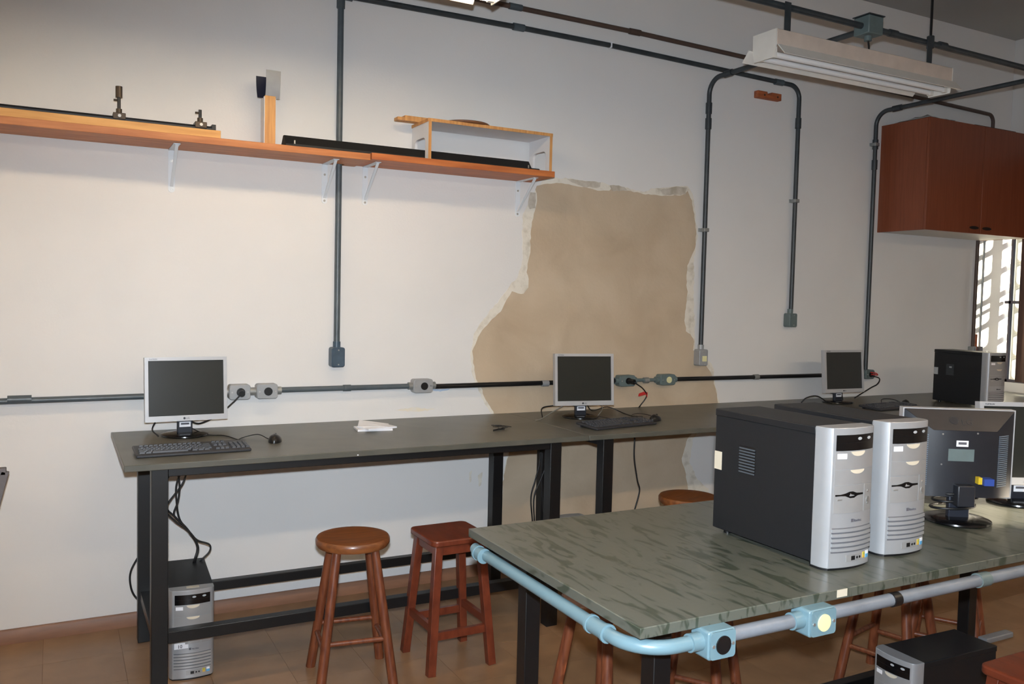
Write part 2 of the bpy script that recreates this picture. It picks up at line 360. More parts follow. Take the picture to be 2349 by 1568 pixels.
# curtain
ct = thing('curtain', 'brown curtain hanging over the window beside the corner', 'curtain', (6.97, -.9, 1.05))
mb = MB(); n = 60; z0, z1 = on(2345, 877, 0, 6.97).z, 2.86; vs = []; fs = []
for i in range(n+1):
    y = -.2-1.6*i/n; x = 6.97+.022*math.sin(i*1.3)
    for z in (z0, z1): vs += [(x, y, z), (x+.006, y, z)]
for i in range(n):
    a = 4*i; b = a+4; fs += [(a, b, b+2, a+2), (a+1, a+3, b+3, b+1), (a, a+1, b+1, b), (a+2, b+2, b+3, a+3)]
fs += [(0, 2, 3, 1), (4*n, 4*n+1, 4*n+3, 4*n+2)]
mb.add(vs, fs).build('cloth', M_CURT, ct, sharp=80)
MB().tube([(6.985, -1.85, 2.865), (6.985, -.02, 2.865)], .012).build('rod', M_IRON, ct)
# ---------------------------------------------------------------- conduits on the wall
RP = .0155; YP = -.028
def coupling(mb, a, b, r=.021): return mb.tube([a, b], r, 14)
def strap(parent, x, z, horizontal=False, m=M_GALV):
    mb = MB()
    if horizontal: mb.box(x-.012, x+.012, YP-.021, -.001, z-.021, z+.021)
    else: mb.box(x-.021, x+.021, YP-.021, -.001, z-.012, z+.012).box(x-.034, x+.034, -.006, -.001, z-.012, z+.012)
    mb.build('pipe_strap', m, parent, .003)
def drop_box(parent, x, zt, zb, m, face=None):
    MB().prism(rrect(x-.036, x+.036, zb, zt, .012), XZ, -.002, -.062).build('outlet_box', m, parent, .003)
    MB().tube([(x, YP, zt-.004), (x, YP, zt+.03)], .02, 14).build('connector', m, parent)
    pl_ = MB().prism(rrect(x-.03, x+.03, zb+.006, zt-.006, .01), XZ, -.062, -.066).build('cover_plate', m, parent)
    if face: MB().prism(rrect(x-.016, x+.02, zb+.03, zb+.066, .003), XZ, -.066, -.069).build('socket', face, parent)
    for z in (zb+.014, zt-.014): disc(MB(), (x, -.066, z), .004, (0, -1, 0), .002, 8).build('screw', M_STEEL, pl_)
X1, X2, X3, X4 = 1.316, 3.79, 4.597, 5.39
ZU = 3.178
# the grey run along the top of the wall with its two drops
t = thing('conduit_run', 'grey conduit along the wall top with two drops down to outlet boxes', 'conduit', (X1, 0, 1.24), group=None)
MB().tube([(XL+.02, YP, 3.2), (X1, YP, 3.178), (2.4, YP, 3.186), (3.0, YP, 3.183), (3.83, YP, 3.165), *bend([(4.2, YP, 3.156), (X3, YP, 3.148), (X3, YP, 2.9)], .09)[1:]], RP, 14).build('pipe', M_PIPED, t)
MB().tube([(X3, YP, 2.92), (X3, YP, 1.59)], RP, 14).build('pipe', M_PIPED, t)
MB().tube([(X1, YP, 3.17), (X1, YP, 1.37)], RP+.001, 14).build('pipe', M_PIPE, t)
MB().tube([(X1-.06, YP, 3.179), (X1+.06, YP, 3.178)], .023, 14).tube([(X1, YP, 3.17), (X1, YP, 3.11)], .022, 14).build('tee_fitting', M_PIPE, t)
for x, z in ((2.363, 3.186), (4.4, 3.151)): coupling(MB(), (x-.035, YP, z), (x+.035, YP, z)).build('coupling', M_PIPE, t)
MB().box(2.995, 3.003, YP-.018, YP+.018, 3.166, 3.2).build('white_tape', M_PAPER, t)
coupling(MB(), (X3, YP, 2.86), (X3, YP, 2.93)).build('coupling', M_PIPED, t)
strap(t, X3, on(1820, 462, 1, 0).z)
drop_box(t, X1, 1.349, 1.245, M_BOXB); drop_box(t, X3-.006, 1.567, 1.47, M_BOXG)
# drop and overhead branch beside the plaster patch
def branch(x, ztop, zbox, yend, label, straps, coups):
    t = thing('conduit_run', label, 'conduit', (x, 0, zbox))
    MB().tube(bend([(x, YP, zbox), (x, YP, ztop), (x, yend, ztop)], .1), RP, 14).build('pipe', M_PIPED, t)
    for z in coups: coupling(MB(), (x, YP, z-.035), (x, YP, z+.035)).build('coupling', M_PIPED, t)
    coupling(MB(), (x, -.17, ztop), (x, -.24, ztop)).build('coupling', M_PIPED, t)
    for z in straps: strap(t, x, z)
    return t
t = branch(X2, 3.088, 1.32, -1.213, 'dark conduit bending off the wall beside the plaster patch to a ceiling box', (on(1611, 528, 1, 0).z,), (2.9, 2.8))
drop_box(t, X2, 1.319, 1.21, M_BOX, M_CREAM)
t = branch(X4, 3.066, 1.10, -1.243, 'dark conduit bending off the wall between the wall blocks and the red cabinet', (on(2002, 333, 1, 0).z,), (2.83, 2.68))
# brown pipe near the ceiling
t = thing('brown_pipe', 'brown pipe high on the wall running behind the hanging lamps', 'pipe', (4, 0, 3.25))
MB().tube([(XL+.02, YP, 3.32), (2.38, YP, 3.296), (3.18, YP, 3.292), (4.15, YP, 3.272), *bend([(6.0, YP, 3.222), (6.775, YP, 3.21), (6.775, YP, 2.2)], .06)[1:]], .0145, 12).build('pipe', M_PIPEB, t)
for x, z in ((2.34, 3.297), (3.18, 3.292)): coupling(MB(), (x-.04, YP, z), (x+.04, YP, z), .019).build('coupling', M_PIPE if x < 3 else M_PIPEB, t)
# low run with the outlets over the bench
t = thing('outlet_conduit', 'long conduit run with outlet boxes just above the wall benches', 'conduit', (2, 0, 1.1))
def zc(u, v): return on(u, v, 1, YP).z
runs = [((-2.35, 1.105), (.77, 1.121), M_PIPE), ((1.0, zc(640, 894)), (1.75, zc(940, 885)), M_PIPE), ((1.85, 1.124), (3.13, 1.126), M_PIPEK), ((3.56, 1.124), (5.37, 1.118), M_PIPEK)]
for a, b, m in runs: MB().tube([(a[0], YP, a[1]), (b[0], YP, b[1])], .0145, 14).build('pipe', m, t)
_z = (zc(640, 894)+zc(940, 885))/2; coupling(MB(), (1.355, YP, _z), (1.395, YP, _z), .018).build('coupling', M_PIPE, t)
MB().tube([(3.24, YP, 1.125), (3.45, YP, 1.124)], .011, 12).build('nipple', M_BOXG, t)
for x0, x1, m in ((-.19, -.095, M_PIPE), (2.575, 2.62, M_BOX), (4.27, 4.31, M_GALV), (3.33, 3.365, M_GALV)): coupling(MB(), (x0, YP, 1.1225), (x1, YP, 1.1225), .019).build('coupling', m, t)
def outlet(x0, x1, z, m, sock, plug=False):
    c = (x0+x1)/2; h = .038 if m is M_BOX else .035
    b = MB().prism(rrect(x0, x1, z-h, z+h, .014), XZ, -.002, -.056).build('outlet_box', m, t, .003)
    MB().prism(rrect(x0+.003, x1-.003, z-h+.003, z+h-.003, .012), XZ, -.056, -.06).build('cover_plate', m, b)
    for s, e in ((x0-.022, x0+.003), (x1-.003, x1+.022)): MB().tube([(s, YP, z), (e, YP, z)], .021, 14).build('connector', M_GALV if m is M_BOX else m, t)
    disc(MB(), (c+.004, -.06, z), .021, (0, -1, 0), .004).build('socket', sock, b)
    for x in (x0+.014, x1-.014): disc(MB(), (x, -.06, z), .0045, (0, -1, 0), .002, 8).build('screw', M_STEEL, b)
Z1 = zc(545, 898); outlet(.764, .868, Z1, M_BOX, M_SOCK); outlet(.898, 1.004, zc(610, 896), M_BOX, M_SOCK)
outlet(1.745, 1.86, zc(966, 884), M_BOX, M_SOCK); outlet(3.125, 3.245, 1.125, M_BOXG, M_SOCK); outlet(3.445, 3.565, 1.124, M_BOXG, M_CREAM)
outlet(5.365, 5.455, 1.118, M_BOXG, M_SOCK)
# two thin pipes by the window corner
for x, r, m, l in ((on(2243, 560, 1, -.03).x, .014, M_PIPEB, 'dark brown riser pipe on the wall under the cabinet'), (6.74, .009, M_GALV, 'thin pale riser pipe on the wall under the cabinet')):
    t = thing('riser_pipe', l, 'pipe', (x, 0, 1.3))
    MB().tube([(x, -.03, 1.32), (x, -.03, 2.185)], r, 10).build('pipe', m, t)
    MB().prism(rrect(x-.02, x+.02, 1.22, 1.32, .008), XZ, -.001, -.05).build('valve_box', M_GALV if r > .01 else M_IRON, t, .003)
    MB().tube([(x, -.05, 1.27), (x, -.09, 1.27)], .008, 8).build('tap', M_GALV, t)
    if r > .01: MB().tube([(x+.035, -.03, 1.29), (x+.035, -.03, 1.42)], .012, 8).build('handle', M_REED, t)
# ---------------------------------------------------------------- shelves and brackets
ZS0, ZS1, YS = 2.312, 2.345, -.27
tag(MB().prism([(-1.4, YS), (1.408, YS), (1.408, -.001), (X1+.024, -.001), (X1+.024, -.052), (X1-.024, -.052), (X1-.024, -.001), (-1.4, -.001)], XY, ZS0-.006, ZS1-.006).build('shelf_board', M_SHELF, None, .002), 'long tan wooden wall shelf carrying the pine beam', 'shelf')
tag(part('shelf_board', M_SHELF2, None, (1.412, 2.485, YS-.004, -.001, ZS0, ZS1), bev=.002), 'short reddish wooden wall shelf under the white riser', 'shelf')
BR = [('white steel bracket under the shelf below the pine beam', .499, ZS0-.006), ('white steel bracket under the long shelf beside the wall conduit', 1.248, ZS0-.006), ('white steel bracket under the short shelf next to the shelf joint', 1.468, ZS0), ('white steel bracket at the plaster patch under the short shelf end', 2.397, ZS0)]
for l, x, z in BR:
    t = thing('shelf_bracket', l, 'bracket', (x, 0, z-.2), group='white shelf brackets')
    MB().prism(rrect(x-.015, x+.015, z-.205, z-.001, .014), XZ, -.001, -.004).build('wall_plate', M_BRKT, t)
    MB().box(x-.015, x+.015, -.215, -.001, z-.004, z-.001).build('top_plate', M_BRKT, t)
    MB().bar((x, -.205, z-.006), (x, -.006, z-.175), .014, .006).build('brace', M_BRKT, t)
    for zz in (z-.055, z-.19): disc(MB(), (x, -.004, zz), .006, (0, -1, 0), .002, 10).build('screw', M_STEEL, t)
# ---------------------------------------------------------------- things on the shelves
ZT0, ZT1 = ZS1-.006, ZS1
tag(part('pine_beam', M_PINE, None, (-1.2, .69, -.225, -.12, ZT0, ZT0+.042), bev=.002), 'knotty pale pine beam lying on the long shelf', 'beam')
t = thing('optical_bench', 'black optical rail with two sliding carriages lying on the pine beam', 'optical bench', (.2, -.17, ZT0+.042))
zr = ZT0+.042
MB().prism([(-.195, zr), (-.145, zr), (-.145, zr+.012), (-.155, zr+.022), (-.185, zr+.022), (-.195, zr+.012)], YZ, -1.15, .665).build('rail', M_RAIL, t)
MB().box(.655, .672, -.198, -.142, zr, zr+.03).build('end_stop', M_RAIL, t)
for x, hp, knob in ((.258, .1, True), (.605, .075, False)):
    c = MB().box(x-.026, x+.026, -.205, -.135, zr+.008, zr+.036).build('carriage', M_BRASS, t, .002)
    MB().tube([(x, -.17, zr+.036), (x, -.17, zr+.036+hp*.8)], .0075, 10).build('post', M_RAIL, c)
    MB().tube([(x, -.17, zr+.036), (x, -.17, zr+.058)], .013, 12).build('post_collar', M_BRASS, c)
    MB().tube([(x-.022, -.17, zr+.036+hp*.6), (x-.004, -.17, zr+.036+hp*.6)], .005, 8).build('thumb_screw', M_BRASS, c)
    if knob: MB().tube([(x, -.17, zr+.036+hp*.72), (x, -.17, zr+.036+hp*1.22)], .0145, 16).build('post_cap', M_BRASS, c)
    disc(MB(), (x, -.205, zr+.022), .007, (0, -1, 0), .008, 10).build('clamp_knob', M_STEEL, c)
t = thing('wooden_stand', 'plywood post with a curved metal plate and navy backing at its top', 'stand', (.925, -.15, ZT0))
MB().box(.903, .955, -.17, -.15, ZT0, ZT0+.245).build('post', M_PLY, t, .001)
MB().box(.9, .903, -.17, -.09, ZT0, ZT0+.24).box(.955, .957, -.17, -.09, ZT0, ZT0+.235).build('side_board', M_LAM, t)
mb = MB(); k = 8
def curved(x0, x1, z0, z1, y0, bow, th):
    vs = []; fs = []
    for i in range(k+1):
        s = i/k; y = y0+bow*(s-1)**2; z = z0+(z1-z0)*s
        vs += [(x0, y, z), (x1, y, z), (x1, y+th, z), (x0, y+th, z)]
    for i in range(k):
        a = 4*i; fs += [(a, a+1, a+5, a+4), (a+1, a+2, a+6, a+5), (a+2, a+3, a+7, a+6), (a+3, a, a+4, a+7)]
    return MB().add(vs, fs+[(0, 3, 2, 1), (4*k, 4*k+1, 4*k+2, 4*k+3)])
curved(.906, .975, ZT0+.235, ZT0+.365, -.185, .02, .003).build('metal_plate', M_ALU, t)
curved(.872, .94, ZT0+.235, ZT0+.345, -.115, -.035, .004).build('navy_plate', M_NAVY, t)
t = thing('black_track', 'long black triangular air track lying across both shelves', 'track', (1.7, -.15, ZS1))
def pyz(poly, x0, x1): return MB().prism(poly, YZ, x0, x1)
za = ZS1+.001
pyz([(-.205, za), (-.1, za), (-.1, za+.012), (-.145, za+.058), (-.165, za+.058), (-.205, za+.012)], .998, 2.375).build('track_body', M_BPAINT, t)
pyz([(-.218, za), (-.205, za), (-.205, za+.012), (-.218, za+.012)], 1.03, 2.36).build('foot_rail', M_BPAINT, t)
MB().tube([(2.36, -.19, za+.012), (2.43, -.19, za+.012)], .007, 8).build('air_pipe', M_BPAINT, t)
for x in (1.04, 2.35): MB().box(x-.003, x+.003, -.211, -.207, za+.012, za+.03).build('clip', M_STEEL, t)
t = thing('shelf_riser', 'white laminated riser table with plywood edges standing over the black track', 'riser', (2.1, -.15, ZS1))
rx0, rx1, ry0, ry1, rz = 1.722, 2.47, -.262, -.025, 2.54
def side(x0, x1):
    out = [(ry0, ZS1), (ry0, rz), (ry1, rz), (ry1, ZS1), (ry1-.045, ZS1), (ry1-.045, ZS1+.08)]
    arc = [(ry1-.045-.03*(1-math.cos(a)), ZS1+.09+.03*math.sin(a)) for a in [R_(15*i) for i in range(1, 7)]]
    arc2 = [(ry0+.045+.03*(1-math.sin(a)), ZS1+.09+.03*math.cos(a)) for a in [R_(15*i) for i in range(0, 7)]]
    return pyz(out+arc+arc2+[(ry0+.045, ZS1)], x0, x1)
for x in (rx0, rx1-.016):
    s = side(x+.0005, x+.0155).build('side_panel', M_LAM, t)
    MB().box(x, x+.016, ry0-.002, ry0-.0002, ZS1, rz).build('edge_band', M_PLY, s)
s = part('top_panel', M_LAM, t, (rx0, rx1, ry0, ry1, rz, rz+.014))
part('edge_band', M_PLY, s, (rx0-.0015, rx1+.0015, ry0-.003, ry0, rz-.001, rz+.0155)); part('edge_band', M_PLY, s, (rx0-.003, rx0, ry0, ry1, rz-.001, rz+.0155))
tag(MB().lathe([(.135, 0), (.14, .004), (.14, .01), (.135, .014)], (1.98, -.145, rz+.015), 40).build('wooden_disc', M_WOODC), 'round brown wooden disc lying on the white riser', 'disc')
t = thing('wooden_block', 'notched plywood strip sticking out over the left end of the riser', 'block', (1.72, -.08, rz+.015))
part('strip', M_PLY, t, (1.64, 1.82, -.13, -.075, rz+.0155, rz+.043), bev=.001); part('end_strip', M_PLY, t, (1.60, 1.64, -.13, -.075, rz+.0155, rz+.032))
# notched wooden block on the wall
a = on(1737, 207, 1, -.03); b = on(1790, 232, 1, -.03)
t = thing('notched_block', 'small notched wooden block screwed to the wall between two conduits', 'wooden block', (a.x, 0, b.z))
MB().prism([(a.x, b.z), (b.x, b.z), (b.x, a.z), (a.x+.125, a.z), (a.x+.12, a.z-.014), (a.x+.09, a.z-.016), (a.x+.085, a.z), (a.x, a.z)], XZ, -.001, -.04).build('block', M_REED, t, .002)
for x in (a.x+.06, b.x-.035): disc(MB(), (x, -.04, a.z-.025), .007, (0, -1, 0), .001, 10).build('screw_hole', M_DARK, t)
# ---------------------------------------------------------------- wall cabinet
cx0, cy, cz0, cz1 = 5.484, -.408, 2.187, 2.981
xs = on(2249, 525, 1, cy).x; cx1 = min(2*xs-cx0, XR-.03)
t = thing('hanging_cabinet', 'reddish brown wooden wall cabinet hanging near the window corner', 'cabinet', (cx0, 0, cz0))
part('side_panel', M_CAB, t, (cx0, cx0+.018, cy+.019, -.001, cz0, cz1)); part('side_panel', M_CAB, t, (cx1-.018, cx1, cy+.019, -.001, cz0, cz1))
part('top_panel', M_CAB, t, (cx0+.018, cx1-.018, cy+.019, -.001, cz1-.018, cz1)); part('bottom_panel', M_CABIN, t, (cx0+.018, cx1-.018, cy+.019, -.001, cz0+.002, cz0+.02))
part('back_panel', M_CAB, t, (cx0+.018, cx1-.018, -.012, -.001, cz0+.02, cz1-.018))
for x0, x1, hx in ((cx0, xs-.0015, xs-.075), (xs+.0015, cx1, xs+.075)):
    d = part('door', M_CAB, t, (x0, x1, cy, cy+.018, cz0, cz1), bev=.0015)
    hz = cz0+.043
    MB().prism([(hx+.055*math.cos(q), hz+.012*math.sin(q)) for q in [2*math.pi*i/20 for i in range(20)]], XZ, cy-.0015, cy+.001).build('recessed_handle', M_DARK, d)
tag(MB().prism(rrect(6.1, 6.62, -.33, -.2, .02), XY, cz1+.0005, cz1+.03).build('flat_case', M_BPAINT, None, .003), 'flat black case lying on the wall cabinet', 'case')
t = thing('plastic_sheet', 'crumpled pale plastic sheet on the cabinet top edge', 'plastic sheet', (5.6, -.3, cz1))
rnd = random.Random(5); vs = []; fs = []; nx, ny = 9, 7
for i in range(nx):
    for j in range(ny): vs.append((5.5+.035*i, -.395+.05*j, cz1+.004+rnd.random()*.03*(1 if 0 < i < nx-1 and 0 < j < ny-1 else .3)))
for i in range(nx-1):
    for j in range(ny-1): q = i*ny+j; fs.append((q, q+ny, q+ny+1, q+1))
vs2 = [(x, y, z-.003) for x, y, z in vs]; nb = len(vs)
per = [i*ny for i in range(nx)]+[(nx-1)*ny+j for j in range(1, ny)]+[i*ny+ny-1 for i in range(nx-2, -1, -1)]+[j for j in range(ny-2, 0, -1)]
fs2 = [tuple(k+nb for k in f[::-1]) for f in fs]+[(per[i], per[(i+1) % len(per)], per[(i+1) % len(per)]+nb, per[i]+nb) for i in range(len(per))]
MB().add(vs+vs2, fs+fs2).build('sheet', M_PLAST, t, sharp=60)
# ---------------------------------------------------------------- ceiling conduit grid
YH, ZH = -1.262, 3.098
t = thing('ceiling_conduit', 'dark conduit hanging parallel to the wall above the lamps', 'conduit', (3.8, YH, ZH))
MB().tube([(XL+.02, YH, ZH+.03), (3.8, YH, ZH), (XR-.02, YH, ZH-.03)], .0165, 14).build('pipe', M_PIPED, t)
jb = MB().box(X2-.045, X2+.065, YH-.05, YH+.05, ZH-.045, ZH+.05).build('junction_box', M_BOXG, t, .006)
part('lid', M_PIPED, jb, (X2-.05, X2+.07, YH-.055, YH+.055, ZH+.05, ZH+.055))
MB().tube([(X2+.01, YH, ZH-.045), (X2+.01, YH, ZH-.07)], .02, 10).build('bushing', M_BOXG, jb)
MB().tube(spline([(X2+.01, YH, ZH-.06), (X2+.02, YH, ZH-.11), (X2+.005, YH, ZH-.16), (X2-.02, YH, ZH-.175), (X2-.03, YH, ZH-.15)]), .005, 8).build('hook', M_BLK, jb)
xr = on(2135, 85, 1, YH).x
MB().tube([(xr, YH, ZH-.03), (xr, YH, ZC-.002)], .007, 8).build('hanger_rod', M_BLK, t)
MB().tube([(xr, YH, ZH-.03), (xr, YH, ZH+.035)], .02, 8).build('hanger_clamp', M_PIPED, t)
MB().tube([(X4-.05, YH, ZH-.0145), (X4+.05, YH, ZH-.0145)], .0215, 14).build('tee_fitting', M_PIPED, t)
for x in (X2+.2, xr+.1, .2): coupling(MB(), (x-.03, YH, ZH), (x+.03, YH, ZH), .02).build('coupling', M_PIPED, t)
t = thing('ceiling_beam', 'shallow plaster beam running along the ceiling near the wall', 'beam', (3, -.75, ZC))
# ---------------------------------------------------------------- fluorescent lamps
def lamp(name, x0, x1, yc, zb, lit, label):
    t = thing(name, label, 'lamp', (x0, yc, zb), group='hanging fluorescent lamps')
    hw, bw = .078, .122; zs_, zt = zb+.05, zb+.125
    MB().box(x0, x1, yc-hw, yc+hw, zs_, zt).build('housing', M_LAMPD, t, .003)
    for s in (-1, 1):
        mb = MB(); mb.prism([(yc+s*hw, zs_+.004), (yc+s*(hw-.003), zs_), (yc+s*(bw-.003), zb), (yc+s*bw, zb+.002)], YZ, x0-.03 if s > 0 else x0+.01, x1-.06 if s > 0 else x1+.03)
        mb.build('reflector_wing', M_LAMPW, t)
    cap = [(yc-hw, zt), (yc+hw, zt), (yc+hw, zs_), (yc+.066, zb-.008), (yc-.066, zb-.008), (yc-hw, zs_)]
    for xx in (x0-.005, x1): MB().prism(cap, YZ, xx, xx+.005).build('end_cap', M_LAMPW, t)
    for dy in (-.042, .042):
        MB().tube([(x0+.03, yc+dy, zb+.013), (x1-.03, yc+dy, zb+.013)], .0145, 16).build('tube', (M_LIT if yc > -2 else M_LIT2) if lit else M_TUBE, t)
        for x in (x0+.001, x1-.03): MB().box(x, x+.029, yc+dy-.012, yc+dy+.012, zb-.004, zs_).build('tube_holder', M_LAMPW, t, .003)
    for x in (x0+.16, x1-.07):
        MB().box(x-.02, x+.02, (YH-.022 if yc > -2 else yc), (YH-.018 if yc > -2 else yc+.004), zt, ZH+.02 if yc > -2 else ZC-.01).build('hanger_strap', M_PIPED, t)
    return t
YL = -1.3
lamp('fluorescent_lamp', 3.04, 4.34, YL, 2.815, False, 'switched off fluorescent lamp with two tubes near the wall cabinet')
lamp('fluorescent_lamp', .36, 1.64, -1.2, 2.875, True, 'glowing fluorescent lamp over the bench with the papers')
lamp('fluorescent_lamp', -2.1, -.82, -1.2, 2.875, True, 'glowing fluorescent lamp near the left wall')
for i, x in enumerate((-1.6, .6, 2.8, 5.0)): lamp('fluorescent_lamp', x, x+1.28, -4.1, 2.83, True, 'glowing fluorescent lamp of the second row away from the wall')
# ---------------------------------------------------------------- wall benches
ZB = .95
def bench(x0, x1, label, front_apron, right_inset=.16):
    t = thing('slate_bench', label, 'bench', (x0, YB, 0), group='slate topped wall benches')
    MB().box(x0, x1, YB, -.004, ZB-.026, ZB).build('bench_top', M_SLATE, t, .003)
    lx0, lx1, yb_, yf_ = x0+.1, x1-right_inset, -.215, YB+.05; h = .03; zt = ZB-.027
    for lx in (lx0, lx1):
        for ly in (yb_, yf_): MB().box(lx, lx+.062, ly-h, ly+h, 0, zt).build('leg', M_BLK, t, .002)
        MB().box(lx+.01, lx+.052, yf_+h, yb_-h, .2, .24).build('side_rail', M_BLK, t, .002)
        MB().box(lx+.01, lx+.052, yf_+h, yb_-h, zt-.04, zt).build('top_side_rail', M_BLK, t, .002)
    MB().box(lx0+.062, lx1, yb_-.02, yb_+.02, .195, .24).build('back_rail', M_BLK, t, .002)
    MB().box(lx0+.062, lx1, yf_-.025, yf_+.02, .215, .262).build('front_rail', M_BLK, t, .002)
    if front_apron: MB().box(lx0+.062, lx1, yf_-.025, yf_+.015, zt-.032, zt).build('front_apron', M_BLK, t, .002)
    MB().box(lx0+.062, lx1, yb_-.02, yb_+.02, zt-.035, zt).build('back_apron', M_BLK, t, .002)
    return t
b1 = bench(XB, XJ-.001, 'slate topped wall bench with black legs and the papers on it', True, .21)
b2 = bench(XJ+.001-.1+.1, 4.4, 'slate topped wall bench in front of the plaster patch', False)
b3 = bench(4.402, 6.98, 'slate topped wall bench under the wall cabinet', False)
MB().box(1.16, 1.166, YB-.0008, YB+.001, ZB-.021, ZB-.016).build('paint_fleck', M_PAPER, b1)
# ---------------------------------------------------------------- centre table
TX0, TX1, TYN, TYF, ZT = 1.1105, 3.535, -3.0046, -2.132, .9253
t = thing('lab_table', 'free standing slate topped table with black legs and pale blue conduit', 'table', (TX0, TYN, 0))
MB().box(TX0, TX1, TYN, TYF, ZT-.025, ZT).build('table_top', M_MARB, t, .002)
zt = ZT-.026
for lx in (1.265, 3.385):
    for ly in (-2.865, -2.245): MB().box(lx-.025, lx+.025, ly-.025, ly+.025, 0, zt).build('leg', M_BLK, t, .002)
    MB().box(lx-.02, lx+.02, -2.84, -2.27, .16, .2).build('side_rail', M_BLK, t, .002); MB().box(lx-.02, lx+.02, -2.84, -2.27, zt-.035, zt).build('top_side_rail', M_BLK, t, .002)
MB().box(1.29, 3.36, -2.265, -2.225, .155, .2).build('back_rail', M_BLK, t, .002)
MB().box(1.29, 3.36, -2.265, -2.225, zt-.035, zt).build('back_apron', M_BLK, t, .002)
a = on(1920, 1360, 1, TYN).x; b = on(1943, 1360, 1, TYN).x
MB().box(a, b, TYN-.0008, TYN, ZT-.02, ZT-.001).build('edge_sticker', M_CREAM2, t)
# conduit carried under the rim of the table
ZQ = .872; px_, py_ = 1.108, -3.0
MB().tube(bend([(px_+.01, -2.165, ZQ), (px_, -2.9, ZQ), (px_, py_-.008, ZQ), (1.27, py_-.008, ZQ)], .1, 10), .0165, 18).build('pipe', M_BLUE, t)
for y0, y1 in ((-2.21, -2.245), (-2.82, -2.885)):
    MB().tube([(px_, y0, ZQ), (px_, y1, ZQ)], .0195, 18).build('coupling', M_BLUE, t)
    for y in (y0, y1): MB().tube([(px_, y-.004, ZQ), (px_, y+.004, ZQ)], .0225, 18).build('coupling_ring', M_BLUE, t)
yq = py_-.008
def tbox(x0, x1, sock):
    b = MB().prism(rrect(x0, x1, ZQ-.036, ZQ+.03, .008), XZ, yq+.03, yq-.03).build('socket_box', M_BLUE, t, .003)
    MB().prism(rrect(x0+.004, x1-.004, ZQ-.034, ZQ+.028, .008), XZ, yq-.03, yq-.034).build('cover_plate', M_BLUE, b)
    disc(MB(), ((x0+x1)/2, yq-.034, ZQ-.003), .021, (0, -1, 0), .003, 24).build('socket', sock, b)
    for x in (x0+.012, x1-.012): disc(MB(), (x, yq-.034, ZQ-.003), .004, (0, -1, 0), .002, 8).build('screw', M_STEEL, b)
    MB().tube([(x0-.03, yq, ZQ), (x0+.002, yq, ZQ)], .021, 16).build('connector', M_BLUE, t)
tbox(1.272, 1.352, M_SOCK); tbox(1.582, 1.672, M_CREAM)
MB().tube([(1.35, yq, ZQ), (1.585, yq, ZQ)], .0165, 16).build('pipe', M_BLUEG, t); MB().tube([(1.67, yq, ZQ), (3.4, yq+.012, ZQ)], .0165, 16).build('pipe', M_BLUEG, t)
a = on(2052, 1352, 1, yq).x; MB().tube([(a-.014, yq, ZQ), (a+.014, yq, ZQ)], .0185, 14).build('tape_wrap', M_SOCK, t)
a = on(2257, 1306, 1, yq).x; MB().tube([(a-.022, yq+.005, ZQ), (a+.022, yq+.005, ZQ)], .0205, 16).build('coupling', M_BOXG, t)
# ---------------------------------------------------------------- stools
def round_stool():
    o = local('round_stool', '', 'stool', 'wooden lab stools')
    MB().lathe([(.13, .568), (.148, .572), (.156, .585), (.156, .6), (.15, .609), (.135, .612), (.09, .609)], n=40).build('seat', M_ST1, o)
    for i, (sx, sy) in enumerate(((-1, -1), (1, -1), (1, 1), (-1, 1))):
        a = Vector((.078*sx, .078*sy, .57)); b = Vector((.152*sx, .152*sy, 0))
        P = [a+(b-a)*k for k in (0, .06, .2, .5, 1)]; mb = MB(); rr = [.013, .0165, .0185, .0195, .0165]
        for k in range(4): pass
        mb.tube(P, .0175, 14, .0205).build('leg', M_ST1L, o)
    L = lambda sx, sy, z: Vector((.152*sx, .152*sy, 0))+(Vector((.078*sx, .078*sy, .57))-Vector((.152*sx, .152*sy, 0)))*(z/.57)
    for (p, q), z in ((((-1, -1), (1, -1)), .2), (((-1, 1), (1, 1)), .2), (((-1, -1), (-1, 1)), .165), (((1, -1), (1, 1)), .165)):
        MB().tube([L(*p, z), L(*q, z)], .011, 10).build('rung', M_ST1L, o)
    return o
def square_stool():
    o = local('square_stool', '', 'stool', 'wooden lab stools')
    MB().prism(rrect(-.14, .14, -.14, .14, .03), XY, .553, .58).build('seat', M_ST2, o, .006, 3)
    L = lambda sx, sy, z: Vector((.146*sx, .146*sy, 0))+(Vector((.103*sx, .103*sy, .553))-Vector((.146*sx, .146*sy, 0)))*(z/.553)
    for sx, sy in ((-1, -1), (1, -1), (1, 1), (-1, 1)): MB().bar(L(sx, sy, 0), L(sx, sy, .553), .036, .036).build('leg', M_ST2, o, .002)
    prs = (((-1, -1), (1, -1)), ((-1, 1), (1, 1)), ((-1, -1), (-1, 1)), ((1, -1), (1, 1)))
    for k, (p, q) in enumerate(prs):
        MB().bar(L(*p, .53), L(*q, .53), .022, .04, (0, 0, 1) if False else ((0, 1, 0) if k < 2 else (1, 0, 0))).build('apron', M_ST2, o)
        z = .165 if k < 2 else .195
        MB().bar(L(*p, z), L(*q, z), .02, .034, (0, 1, 0) if k < 2 else (1, 0, 0)).build('stretcher', M_ST2, o)
    return o
rs = round_stool(); place(rs, (1.112, -.99, 0), R_(-8)); rs['label'] = 'worn round wooden stool standing in front of the bench beside the square stool'
ss = square_stool(); place(ss, (1.562, -.985, 0), R_(1)); ss['label'] = 'reddish square wooden stool standing beside the table corner'
clone(rs, (2.95, -.955, 0), R_(20), 'round wooden stool between the table and the bench at the plaster patch')
clone(rs, (1.68, -2.055, 0), R_(14), 'round wooden stool under the table corner with the black socket box')
clone(rs, (2.09, -2.045, 0), R_(33), 'round wooden stool under the table below the cream socket box')
clone(rs, (3.18, -2.04, 0), R_(14), 'round wooden stool behind the table beside the computer on the floor')
